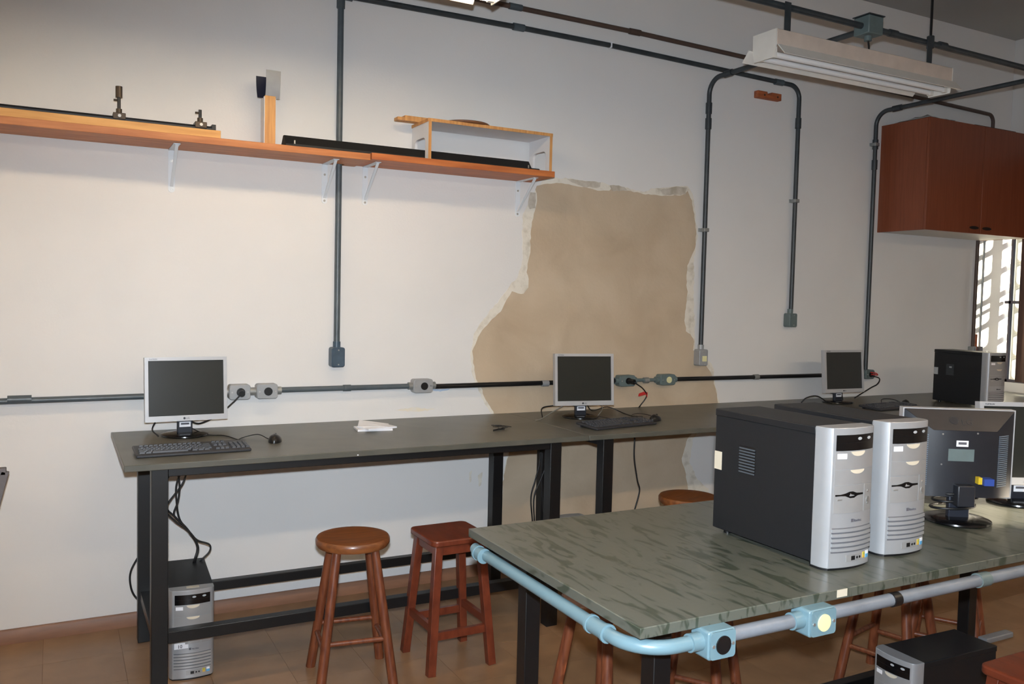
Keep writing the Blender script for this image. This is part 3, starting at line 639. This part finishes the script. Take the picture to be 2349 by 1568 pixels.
clone(rs, (3.58, -2.02, 0), R_(30), 'round wooden stool behind the far leg of the table')
clone(ss, (2.553, -3.065, 0), 0, 'reddish square wooden stool in front of the table and the computer on the floor')
# ---------------------------------------------------------------- computer towers
TW, TD, TH = .178, .44, .38
def tower():
    o = local('computer_tower', '', 'computer', 'black and silver computer towers')
    W2 = TW/2
    yf = lambda x: -.017*(1-(x/W2)**2)
    body = part('case', M_CASE, o, (-W2+.003, W2-.003, .045, TD, .012, TH-.004), bev=.003)
    part('top_cover', M_CASE, o, (-W2, W2, .045, TD, TH-.022, TH), bev=.003)
    for x in (-.06, .06):
        for y in (.06, TD-.04): MB().tube([(x, y, 0), (x, y, .012)], .012, 10).build('foot', M_SOCK, o)
    prof = [(-W2, .046), (-W2, .018), (-W2+.004, .006), (-W2+.012, yf(-W2+.012)-.001)]+[(x, yf(x)) for x in [(-W2+.02)+(TW-.032)*i/14 for i in range(15)]]+[(W2-.004, .004), (W2, .014), (W2, .046)]
    MB().prism(prof, XY, .006, TH+.002).build('bezel', M_SILV, o, .002)
    MB().prism([(x*.97, y+.004) for x, y in prof], XY, .0, .006).build('plinth', M_SOCK, o)
    Z = lambda f: TH*(1-f)
    def panel(x0, x1, f0, f1, pr, m, name, par=o, n=8):
        vs = []; fs = []
        for i in range(n+1):
            x = x0+(x1-x0)*i/n; y = yf(x)
            vs += [(x, y-pr, Z(f1)), (x, y-pr, Z(f0)), (x, y+.002, Z(f0)), (x, y+.002, Z(f1))]
        for i in range(n):
            a = 4*i; b = a+4; fs += [(a, b, b+1, a+1), (a+1, b+1, b+2, a+2), (a+2, b+2, b+3, a+3), (a+3, b+3, b, a)]
        fs += [(0, 1, 2, 3), (4*n, 4*n+3, 4*n+2, 4*n+1)]
        return MB().add(vs, fs).build(name, m, par)
    def shape(pts, pr, m, name, par=o):     # pts (x, fraction from the top)
        n = len(pts); vs = [(x, yf(x)-pr, Z(f)) for x, f in pts]+[(x, yf(x)+.002, Z(f)) for x, f in pts]
        return MB().add(vs, [tuple(range(n)), tuple(range(n, 2*n))[::-1]]+[(i, n+i, n+(i+1) % n, (i+1) % n) for i in range(n)]).build(name, m, par)
    xl, xr_ = -.068, .072
    dr = panel(xl, xr_, .045, .155, .0015, M_GLOSSK, 'optical_drive')
    panel(xl+.004, xr_-.004, .1, .102, .0022, M_SOCK, 'tray_seam', dr)
    for x in (.008, .048): shape([(x+.008*math.cos(q), .073+.011*math.sin(q)) for q in [i*math.pi/5 for i in range(10)]], .002, M_LGREY, 'disc_mark', dr)
    for f0, f1, cf in ((.16, .285, .16), (.29, .395, .29)):
        c = panel(xl-.002, xr_+.002, f0, f1, .0012, M_SILV2, 'drive_cover')
        shape([(.004+.026*math.cos(q), cf+.002+(.034 if cf < .2 else .028)*math.sin(q)) for q in [math.pi*i/12 for i in range(13)]], .003, M_CREAM2, 'finger_notch', c)
    fp = panel(xl-.002, .034, .4, .595, .0012, M_SILV2, 'floppy_cover'); rp = panel(.037, xr_+.002, .4, .595, .0012, M_SILV2, 'button_panel')
    shape([(-.066, .462), (-.05, .462), (-.035, .455), (-.022, .444), (-.01, .444), (.004, .456), (.03, .46), (.03, .472), (.008, .474), (-.006, .49), (-.02, .49), (-.036, .474), (-.05, .472), (-.066, .474)], .002, M_GLOSSK, 'floppy_slot', fp)
    shape([(-.06, .496), (-.046, .494), (-.046, .502), (-.06, .504)], .0025, M_STEEL, 'eject_button', fp)
    for f, r in ((.455, .0035), (.515, .0075), (.54, .003)):
        shape([(.054+r*math.cos(q), f+r/TH*math.sin(q)) for q in [i*math.pi/6 for i in range(12)]], .0035, M_STEEL, 'button', rp)
    for i in range(5):
        f = .705+.034*i; panel(xl-.004, xr_+.004, f, f+.022, .004, M_SILV, 'louvre')
    panel(xl-.004, xr_+.004, .698, .876, .0003, M_RECS, 'louvre_recess')
    pp = panel(-.024, .036, .895, .945, .0012, M_SILV2, 'port_panel')
    shape([(-.006, .905), (.008, .905), (.008, .935), (-.006, .935)], .0018, M_SOCK, 'usb_port', pp)
    for x in (.017, .028): shape([(x+.0035*math.cos(q), .92+.0095*math.sin(q)) for q in [i*math.pi/5 for i in range(10)]], .0018, M_SOCK, 'audio_jack', pp)
    shape([(.042, .893), (.053, .893), (.053, .935), (.042, .935)], .0016, M_STKY, 'sticker'); shape([(.044, .897), (.049, .897), (.049, .913), (.044, .913)], .0019, M_STKG, 'sticker_mark')
    shape([(.058, .893), (.071, .893), (.071, .94), (.058, .94)], .0016, M_STKB, 'sticker'); shape([(.058, .89), (.071, .89), (.071, .913), (.058, .913)], .0019, M_PAPER, 'sticker_mark')
    shape([(-.064, .175), (-.036, .175), (-.036, .212), (-.064, .212)], .0022, M_PAPER, 'white_sticker')
    shape([(-.012, .64), (-.004, .64), (-.004, .662), (-.012, .662)], .0016, M_INK, 'logo')
    text('lettering', 'Itautec', .0105, M_INK, o, (-.002, -.0178, Z(.661)), (R_(90), 0, 0))
    # side vent on the left panel
    v = MB().prism(rrect(.265, .335, .2, .285, .012), YZ, -W2+.0025, -W2+.004).build('side_vent', M_SOCK, o)
    for i in range(9): MB().box(-W2+.0008, -W2+.003, .268, .332, .204+.0088*i, .208+.0088*i).build('vent_slat', M_SLAT, v)
    return o
tw = tower(); place(tw, (.503, -.722, 0), R_(-3)); tw['label'] = 'computer tower with a number 10 sticker standing on the floor under the bench'
ta = Vector((1.801, -2.834)); 
tA = clone(tw, (1.884, -2.885, ZT), R_(0), 'computer tower on the table with a bare side showing its side vent')
tB = clone(tw, (2.137, -2.862, ZT), R_(-2), 'computer tower on the table between its twin and the monitor seen from behind')
tC = clone(tw, (5.69, -.855, ZB), R_(-6), 'computer tower on the bench near the window')
tD = clone(tw, (2.655, -2.46, 0), R_(-92), 'computer tower standing on the floor under the table')
tE = clone(tw, (2.622, -.28, 0), R_(180), 'computer tower on the floor under the bench at the plaster patch')
n10 = part('number_sticker', M_PAPER, tw, (-.07, -.006, -.0165, -.012, TH*.36, TH*.425))
text('sticker_number', '10', .02, M_SOCK, n10, (-.058, -.0168, TH*.37), (R_(90), 0, 0))
part('maker_sticker', M_CREAM2, tw, (-.02, .03, .012, .035, TH+.0022, TH+.0032))
part('rear_sticker', M_CREAM2, tA, (-TW/2-.001, -TW/2+.001, TD-.035, TD-.004, .195, .25))
part('rear_sticker', M_LGREY, tC, (-TW/2-.001, -TW/2+.001, TD-.04, TD-.004, .2, .25))
part('side_mark', M_LGREY, tC, (-TW/2-.0005, -TW/2+.001, .285, .305, .255, .265))
# ---------------------------------------------------------------- monitors
MW, MH = .362, .295
def monitor(back=False):
    o = local('computer_monitor', '', 'monitor', 'silver framed flat monitors')
    zc_, th = .224, R_(-5 if not back else -1)
    hd = Matrix.Translation((0, -.02, zc_)) @ Matrix.Rotation(th, 4, 'X')
    def P(name, mb, m, par=o, bev=0):
        for i, v in enumerate(mb.v): mb.v[i] = hd @ v
        return mb.build(name, m, par, bev)
    w2, h2, bz, bb = MW/2, MH/2, .0155, .026
    sw, st, sb = w2-bz, h2-bz, -h2+bb
    P('bezel', MB().box(-w2, w2, -.012, .02, st, h2).box(-w2, w2, -.012, .02, -h2, sb).box(-w2, -sw, -.012, .02, sb, st).box(sw, w2, -.012, .02, sb, st), M_MON, o)
    P('screen', MB().box(-sw, sw, -.007, .01, sb, st), M_SCR)
    w3, h3, hb3, yb3 = (.1, .082, -.137, .072) if back else (.128, .098, -.118, .066)
    k = MB().add([(-w2+.004, .02, -h2+.004), (w2-.004, .02, -h2+.004), (w2-.004, .02, h2-.004), (-w2+.004, .02, h2-.004), (-w3, yb3, hb3), (w3, yb3, hb3), (w3, yb3, h3), (-w3, yb3, h3)],
                 [(3, 2, 1, 0), (4, 5, 6, 7), (0, 1, 5, 4), (1, 2, 6, 5), (2, 3, 7, 6), (3, 0, 4, 7)])
    bh = P('back_housing', k, M_MBACK)
    e3 = (R_(90)+th, 0, 0)
    lg = lambda x, y, z: hd @ Vector((x, y, z))
    P('logo_disc', disc(MB(), (-.012, -.0121, -h2+.0125), .0052, (0, -1, 0), .0008, 16), M_NECK)
    text('lettering', 'LG', .0115, M_NECK, o, lg(-.004, -.0122, -h2+.0085), e3)
    text('lettering', 'FLATRON', .0075, M_NECK, o, lg(-w2+.02, -.0122, h2-.011), e3)
    text('lettering', 'L1753S', .005, M_INK, o, lg(-w2+.06, -.0122, h2-.011), e3) if False else None
    nk = MB().prism([(-.034, .0), (.034, .0), (.034, .11), (-.034, .11)], XZ, .012, .036).build('neck', M_NECK, o, .004)
    part('neck_sticker', M_PAPER, nk, (-.025, .025, .0108, .012, .042, .066)); part('sticker_print', M_INK, nk, (-.018, .018, .0102, .0108, .053, .061))
    MB().lathe([(.1, 0), (.105, .004), (.104, .009), (.09, .014), (.05, .017)], (0, .02, 0), 36).build('base', M_GLOSSK, o)
    MB().box(-.028, .028, .036, .07 if not back else .085, .06, .13).build('hinge_block', M_MBACK, o, .004)
    if back:
        # sloping top strip with the raised emblem, the side grille, stickers and plugs
        a, b = Vector((0, .02, h2-.004)), Vector((0, yb3, h3)); d = (b-a); n = Vector((0, -d.z, d.y)).normalized()
        n = n if n.y > 0 else -n
        mb = MB(); q = [(-w2+.006, .02, h2-.004), (w2-.006, .02, h2-.004), (w3, yb3, h3), (-w3, yb3, h3)]
        ts = P('top_strip', mb.add([Vector(v)+n*.0004 for v in q]+[Vector(v)+n*.0014 for v in q], [(3, 2, 1, 0), (4, 5, 6, 7), (0, 1, 5, 4), (1, 2, 6, 5), (2, 3, 7, 6), (3, 0, 4, 7)]), M_MTOP)
        c = a+d*.52+n*.0015
        P('logo_disc', MB().tube([c+Vector((.028, 0, 0)), c+Vector((.028, 0, 0))+n*.001], .015, 20), M_MBACK, ts)
        rot = Matrix((Vector((-1, 0, 0)), -d.normalized(), n)).transposed().to_euler()
        pos = hd @ (a+d*.72+n*.0016+Vector((.006, 0, 0)))
        text('lettering', 'LG', .03, M_MBACK, ts, pos, (hd.to_3x3() @ rot.to_matrix()).to_euler())
        for s in (-1, 1):
            for i in range(26):
                z = -.1+.0066*i; f0, f1 = .3, .85
                A = Vector((s*(w2-.004), .02, 0)); B = Vector((s*w3, yb3, 0)); p0 = A+(B-A)*f0; p1 = A+(B-A)*f1; nn = Vector((s*(yb3-.02), w2-.004-w3, 0)).normalized()*.0008
                P('vent_slat', MB().bar((p0.x+nn.x, p0.y+nn.y, z), (p1.x+nn.x, p1.y+nn.y, z), .0016, .0034, (nn.x, nn.y, 0)), M_SLAT2, bh)
        P('barcode_sticker', MB().box(-.012, .026, .072, .0728, .03, .05), M_PAPER, bh); P('rating_label', MB().box(-.032, .05, .072, .0727, -.018, .022), M_BOXG, bh)
        P('sticker_print', MB().box(-.006, .02, .0728, .0732, .037, .045), M_INK, bh)
        P('yellow_plug', MB().box(-.052, -.04, .062, .095, -.088, -.066), M_YEL, bh); P('blue_plug', MB().box(-.085, -.054, .062, .105, -.09, -.068), M_BLU, bh)
        for x, z in ((.07, .07), (-.04, .075), (.07, -.03)): P('screw', disc(MB(), (x, .072, z), .003, (0, 1, 0), .001, 8), M_STEEL, bh)
    return o
m1 = monitor(); place(m1, (.537, -.235, ZB), R_(2.5)); m1['label'] = 'silver framed flat monitor on the bench beside the mouse and papers'
m2 = clone(m1, (2.674, -.325, ZB), R_(-10), 'silver framed flat monitor on the bench in front of the plaster patch')
m3 = clone(m1, (4.844, -.275, ZB), R_(-3), 'silver framed flat monitor on the bench under the conduit drop by the cabinet')
mf = clone(m1, (3.10, -2.62, ZT), R_(-28), 'silver framed flat monitor on the table facing out beside the turned monitor')
mbk = monitor(True); place(mbk, (2.65, -2.665, ZT), R_(148)); mbk['label'] = 'flat monitor on the table turned round, showing its dark vented back'
# ---------------------------------------------------------------- keyboards, mice
def keyboard():
    o = local('keyboard', '', 'keyboard', 'black keyboards')
    W, D = .455, .165; hb = .026; hf = .012
    zt = lambda y: hf+(hb-hf)*(y+D/2)/D
    MB().add([(-W/2, -D/2, 0), (W/2, -D/2, 0), (W/2, D/2, .012), (-W/2, D/2, .012), (-W/2, -D/2, hf), (W/2, -D/2, hf), (W/2, D/2, hb), (-W/2, D/2, hb)],
             [(3, 2, 1, 0), (4, 5, 6, 7), (0, 1, 5, 4), (1, 2, 6, 5), (2, 3, 7, 6), (3, 0, 4, 7)]).build('tray', M_KEYB, o, .004)
    for x in (-.19, .19): MB().box(x-.015, x+.015, D/2-.02, D/2-.012, 0, .014).build('flip_foot', M_KEYB, o)
    cache = {}
    def key(x, y, w):
        if w not in cache:
            a, b, h = w/2-.0012, w/2-.0035, .009; m = MB().add([(-a, -.0082, 0), (a, -.0082, 0), (a, .0082, 0), (-a, .0082, 0), (-b, -.0055, h), (b, -.0055, h), (b, .0065, h), (-b, .0065, h)],
                     [(3, 2, 1, 0), (4, 5, 6, 7), (0, 1, 5, 4), (1, 2, 6, 5), (2, 3, 7, 6), (3, 0, 4, 7)]); k = m.build('key', M_KEY, o); cache[w] = k.data
        else: k = bpy.data.objects.new('key', cache[w]); COL.objects.link(k); k.parent = o
        k.location = (x, y, zt(y)-.002); k.rotation_euler = (math.atan((hb-hf)/D), 0, 0)
    u = .019; x0 = -.215; rows = [-.052, -.033, -.014, .005, .024, .056]
    for r, (off, n) in enumerate(((0, 0), (1.25*u, 10), (.75*u, 11), (.5*u, 12), (0, 13), (0, 13))):
        y = rows[r]
        if r == 0:
            for x in (0, 1.3, 2.6): key(x0+x*u+.012, y, .024)
            key(x0+.128, y, .125)
            for x in (10.7, 12, 13.3): key(x0+x*u+.012, y, .024)
        else:
            if off: key(x0+off/2+.004, y, round(off+.008, 4))
            for i in range(n): key(x0+off+.01+u*(i+.5), y, .019)
            xe = x0+off+.01+u*n; wr = .29-(xe-x0)-.002
            if wr > .012 and r < 5: key(xe+wr/2, y, round(wr, 4))
    for r in (3, 4, 5):
        for i in range(3): key(x0+.308+u*i, rows[r], .019)
    for i in range(3): key(x0+.308+u*i, rows[0], .019)
    key(x0+.308+u, rows[1], .019)
    for r in range(5):
        for i in range(4): key(x0+.374+u*i, rows[r], .019)
    return o
k1 = keyboard(); place(k1, (.512, -.655, ZB), R_(1.5)); k1['label'] = 'black keyboard on the bench end next to the computer mouse and papers'
k2 = clone(k1, (2.70, -.64, ZB), R_(10), 'black keyboard on the bench in front of the plaster patch')
k3 = clone(k1, (4.95, -.6, ZB), R_(6), 'black keyboard on the bench under the wall cabinet')
def mouse():
    o = local('computer_mouse', '', 'mouse', 'black computer mice')
    vs = []; fs = []; n, k = 20, 11
    for i in range(k):
        tt = math.pi/2*i/(k-1); s = max(math.cos(tt), .02)**.6; z = .034*math.sin(tt)
        for j in range(n):
            a = 2*math.pi*j/n; vs.append((.03*s*math.cos(a)*(1+.08*math.sin(a)), .055*s*math.sin(a), z*(1-.18*math.sin(a)) if i else 0))
    for i in range(k-1):
        for j in range(n): fs.append((i*n+j, i*n+(j+1) % n, (i+1)*n+(j+1) % n, (i+1)*n+j))
    fs.append(tuple(range(n))[::-1]); fs.append(tuple(range((k-1)*n, k*n))); MB().add(vs, fs).build('shell', M_MOUSE, o, sharp=80)
    MB().tube([(-.004, .02, .029), (.004, .02, .029)], .008, 12).build('scroll_wheel', M_SOCK, o)
    return o
q1 = mouse(); place(q1, (.885, -.53, ZB), R_(-18)); q1['label'] = 'black computer mouse on the bench near the papers'
q2 = clone(q1, (3.02, -.56, ZB), R_(-60), 'black computer mouse beside the keyboard in front of the plaster patch')
q3 = clone(q1, (5.24, -.5, ZB), R_(-50), 'black computer mouse beside the keyboard under the wall cabinet')
# ---------------------------------------------------------------- cables
def cable(pts, r, label, m=M_CABLE, group='black cables', k=6, plug=None):
    o = tag(MB().tube(spline(pts, k), r, 8).build('cable', m, None, sharp=180), label, 'cable', group); return o
zb = ZB+.0035
cable([(.72, -.5, zb), (.76, -.4, zb), (.83, -.42, ZB+.02), (.87, -.46, zb), (.885, -.48, ZB+.012)], .0022, 'thin mouse cable on the bench near the papers')
cable([(.50, -.2, ZB+.1), (.44, -.14, ZB+.085), (.40, -.16, ZB+.03), (.42, -.22, zb)], .0035, 'black cable loop beside the neck of the bench end monitor')
cable([(.57, -.2, ZB+.06), (.62, -.12, ZB+.04), (.70, -.1, ZB+.07), (.78, -.075, ZB+.13), (.818, -.07, 1.118)], .004, 'black power cable plugged into the outlet beside the bench end monitor')
cable([(.57, -.2, ZB+.03), (.63, -.25, zb), (.7, -.3, zb), (.74, -.45, zb)], .0025, 'thin black cable curving over the bench behind the keyboard and mouse')
disc(MB(), (.82, -.064, Z1), .017, (0, -1, 0), .03, 14)
tag(MB().tube([(.82, -.0645, Z1), (.818, -.1, Z1-.004)], .016, 12).build('power_plug', M_SOCK), 'black power plug in the grey outlet beside the bench end monitor', 'plug', 'power plugs')
tag(MB().tube([(3.189, -.0645, 1.125), (3.2, -.105, 1.122)], .017, 12).build('power_plug', M_SOCK), 'black power plug in the green outlet on the plaster patch', 'plug', 'power plugs')
cable([(3.2, -.105, 1.12), (3.27, -.1, 1.08), (3.31, -.09, 1.03), (3.28, -.07, ZB+.02), (3.28, -.003, ZB-.0), (3.28, -.002, .85)][:4]+[(3.283, -.05, zb)], .004, 'black cable hanging from the plug on the plaster patch')
t = tag(MB().add([(3.285, -.094, 1.055), (3.315, -.094, 1.05), (3.31, -.097, 1.02), (3.302, -.097, 1.04), (3.24, -.1, 1.03), (3.245, -.1, 1.045), (3.285, -.09, 1.058), (3.315, -.09, 1.053), (3.31, -.093, 1.023), (3.302, -.093, 1.043), (3.24, -.096, 1.033), (3.245, -.096, 1.048)],
    [(0, 1, 2, 3), (0, 3, 4, 5), (9, 8, 7, 6), (11, 10, 9, 6), (0, 6, 7, 1), (1, 7, 8, 2), (2, 8, 9, 3), (3, 9, 10, 4), (4, 10, 11, 5), (5, 11, 6, 0)]).build('cable_tag', M_RED), 'red tape tag on the cable over the plaster patch', 'tag')
for pts, r, l, m in (
    ([(2.62, -.3, ZB+.08), (2.55, -.2, ZB+.06), (2.47, -.22, ZB+.05), (2.44, -.28, zb)], .0035, 'black cable loop beside the neck of the monitor at the plaster patch', M_CABLE),
    ([(2.73, -.28, ZB+.08), (2.83, -.2, ZB+.02), (2.95, -.18, ZB+.035), (3.02, -.25, zb), (2.98, -.42, zb)], .003, 'thin black cable arching behind the keyboard at the plaster patch', M_CABLE),
    ([(2.62, -.28, ZB+.09), (2.52, -.25, ZB+.03), (2.42, -.3, zb), (2.36, -.34, zb)], .0025, 'thin grey cable beside the monitor at the plaster patch', M_CABLEG),
    ([(2.74, -.29, ZB+.09), (2.86, -.26, ZB+.05), (2.8, -.3, zb), (2.75, -.33, zb)], .0025, 'thin grey cable under the monitor at the plaster patch', M_CABLEG),
    ([(2.72, -.3, ZB+.02), (2.8, -.4, zb), (2.85, -.48, zb), (2.86, -.55, ZB+.012)], .0025, 'keyboard cable on the bench at the plaster patch', M_CABLE),
    ([(3.0, -.47, ZB+.012), (3.0, -.36, zb), (3.08, -.32, ZB+.008), (3.12, -.42, zb), (3.06, -.52, ZB+.012)], .0022, 'mouse cable on the bench at the plaster patch', M_CABLE),
    ([(4.55, -.2, zb), (4.58, -.22, ZB+.04), (4.66, -.24, ZB+.05), (4.75, -.25, zb)], .004, 'black cable hump on the bench beside the monitor by the cabinet', M_CABLE),
    ([(5.06, -.45, zb), (5.12, -.4, ZB+.03), (5.2, -.42, ZB+.03), (5.24, -.46, ZB+.012)], .003, 'mouse cable arching on the bench under the cabinet', M_CABLE),
    ([(4.9, -.25, ZB+.08), (4.95, -.2, ZB+.05), (4.94, -.22, zb)], .0035, 'black cable beside the neck of the monitor by the cabinet', M_CABLE),
    ([(5.41, -.066, 1.11), (5.47, -.09, 1.09), (5.44, -.1, 1.05), (5.36, -.1, 1.02), (5.2, -.1, zb)], .0045, 'black cable from the last outlet on the wall', M_CABLE),
    ([(5.41, -.066, 1.12), (5.46, -.08, 1.115), (5.43, -.09, 1.13), (5.4, -.066, 1.135)], .004, 'red cable at the last outlet on the wall', M_RED)):
    cable(pts, r, l, m)
# bundle under the first bench, down to the tower
def wp(u, v, y): return on(u, v, 1, y)
top = [(398, 1085), (405, 1083), (421, 1083), (432, 1083)]
B = [[(398, 1080), (376, 1120), (376, 1165), (402, 1195), (430, 1215), (450, 1240), (452, 1262), (444, 1284)], [(405, 1080), (412, 1112), (408, 1150), (399, 1180), (420, 1203), (438, 1225), (455, 1255), (446, 1284)],
     [(421, 1080), (405, 1110), (405, 1150), (412, 1190), (430, 1213), (447, 1237), (453, 1262), (448, 1284)], [(432, 1080), (418, 1110), (383, 1160), (402, 1185), (432, 1216), (452, 1238), (480, 1248), (480, 1265), (458, 1284)]]
for i, px in enumerate(B):
    pts = [wp(u, v, -.36+.006*i) for u, v in px]; pts[0].z = min(pts[0].z+.02, ZB-.03); pts[-1].z -= .01; pts.append(Vector((pts[-1].x, -.278, .3)))
    cable(pts, .0042, 'black cable of the bundle hanging down to the tower under the bench', group='cables hanging under the bench end')
c = [wp(322, 1268, -.12), wp(300, 1310, -.12), wp(300, 1345, -.12), wp(312, 1370, -.12), wp(335, 1382, -.14)]
cable(c, .0045, 'black cable bulging out behind the bench leg', group='cables hanging under the bench end')
HL = ['curved black cable hanging closest to the rear leg between two benches', 'straight black cable hanging between the legs of two benches', 'slanting black cable crossing between the legs of two benches']
for i, px in enumerate(([(1238, 1030), (1238, 1060), (1228, 1100), (1218, 1140), (1222, 1200)], [(1241, 1030), (1242, 1090), (1245, 1150), (1250, 1190)], [(1262, 1045), (1240, 1100), (1225, 1140), (1226, 1200)])):
    cable([wp(u, v, -.3-.008*i) for u, v in px], .0042, HL[i], group='cables between the benches')
cable([wp(1456, 1003, -.42), wp(1455, 1050, -.42), wp(1462, 1100, -.42), wp(1467, 1125, -.42), wp(1456, 1168, -.42), wp(1440, 1230, -.42)], .0042, 'lone black cable hanging under the bench at the plaster patch')
# cable coiled round the turned monitor's foot
pts = []
for i in range(34):
    a = i*.55; pts.append((2.66+.075*math.cos(a)+.01*math.sin(i), -2.655+.06*math.sin(a), ZT+.03+.0022*i))
cable(pts, .0042, 'black cable coiled round the foot of the turned monitor', k=3)
# ---------------------------------------------------------------- papers and ties on the bench
rnd = random.Random(2)
for i, (cx, cyy, a, w_, h_, th_, lb) in enumerate(((1.42, -.33, R_(-8), .088, .062, .009, 'bottom white booklet of the small paper pile on the bench'), (1.435, -.345, R_(12), .082, .058, .008, 'middle white booklet of the small paper pile on the bench'), (1.425, -.32, R_(-22), .075, .055, .0022, 'topmost white sheet with a raised corner on the paper pile'))):
    P = [(cx+x*math.cos(a)-y*math.sin(a), cyy+x*math.sin(a)+y*math.cos(a)) for x, y in ((-w_, -h_), (w_, -h_), (w_, h_), (-w_, h_))]
    z = ZB+.0003+(0, .0093, .0176)[i]
    vs = [(x, y, z+(.018 if k == 3 and i == 2 else 0)) for k, (x, y) in enumerate(P)]; vs += [(x, y, zz+th_) for x, y, zz in vs]
    o = tag(MB().add(vs, [(3, 2, 1, 0), (4, 5, 6, 7), (0, 1, 5, 4), (1, 2, 6, 5), (2, 3, 7, 6), (3, 0, 4, 7)]).build('paper_booklet' if i < 2 else 'paper_sheet', M_PAPER), lb, 'paper')
t = thing('wire_scrap', 'small tangle of black wire scraps lying on the bench near its joint', 'wire', (2.02, -.555, ZB))
for i in range(6):
    p = [(2.02+rnd.uniform(-.06, .06), -.555+rnd.uniform(-.05, .05), ZB+.002+.003*i) for _ in range(4)]
    MB().tube(spline(p, 5), .0018, 6).build('wire', M_CABLE, t, sharp=180)
# silver bar put in for a bright reflection on the table rail
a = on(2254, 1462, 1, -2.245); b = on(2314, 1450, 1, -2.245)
tag(MB().prism(rrect(-.02, .02, .2005, .225, .006), lambda p, q, d: (d, -2.245+p, q), a.x, b.x).build('rail_highlight', M_ALU), 'short silver bar standing in for the highlight on the rail of the table', 'bar')
# grey iron frame standing by the wall, its corner just in view
t = thing('iron_frame', 'grey iron frame leaning at the wall away from the benches', 'frame', (-.45, -.5, 0))
a = on(12, 1080, 1, -.5); MB().bar((a.x, -.5, a.z), (a.x-.22, -.5, 0), .03, .03).build('upright', M_IRON, t, .003)
MB().bar((a.x+.004, -.5, a.z), (a.x-.5, -.5, a.z+.005), .03, .03, (0, 1, 0)).build('top_bar', M_IRON, t, .003); MB().bar((a.x-.5, -.5, a.z), (a.x-.72, -.5, 0), .03, .03).build('upright', M_IRON, t, .003)
bpy.data.objects.remove(bpy.data.objects['ceiling_beam'])
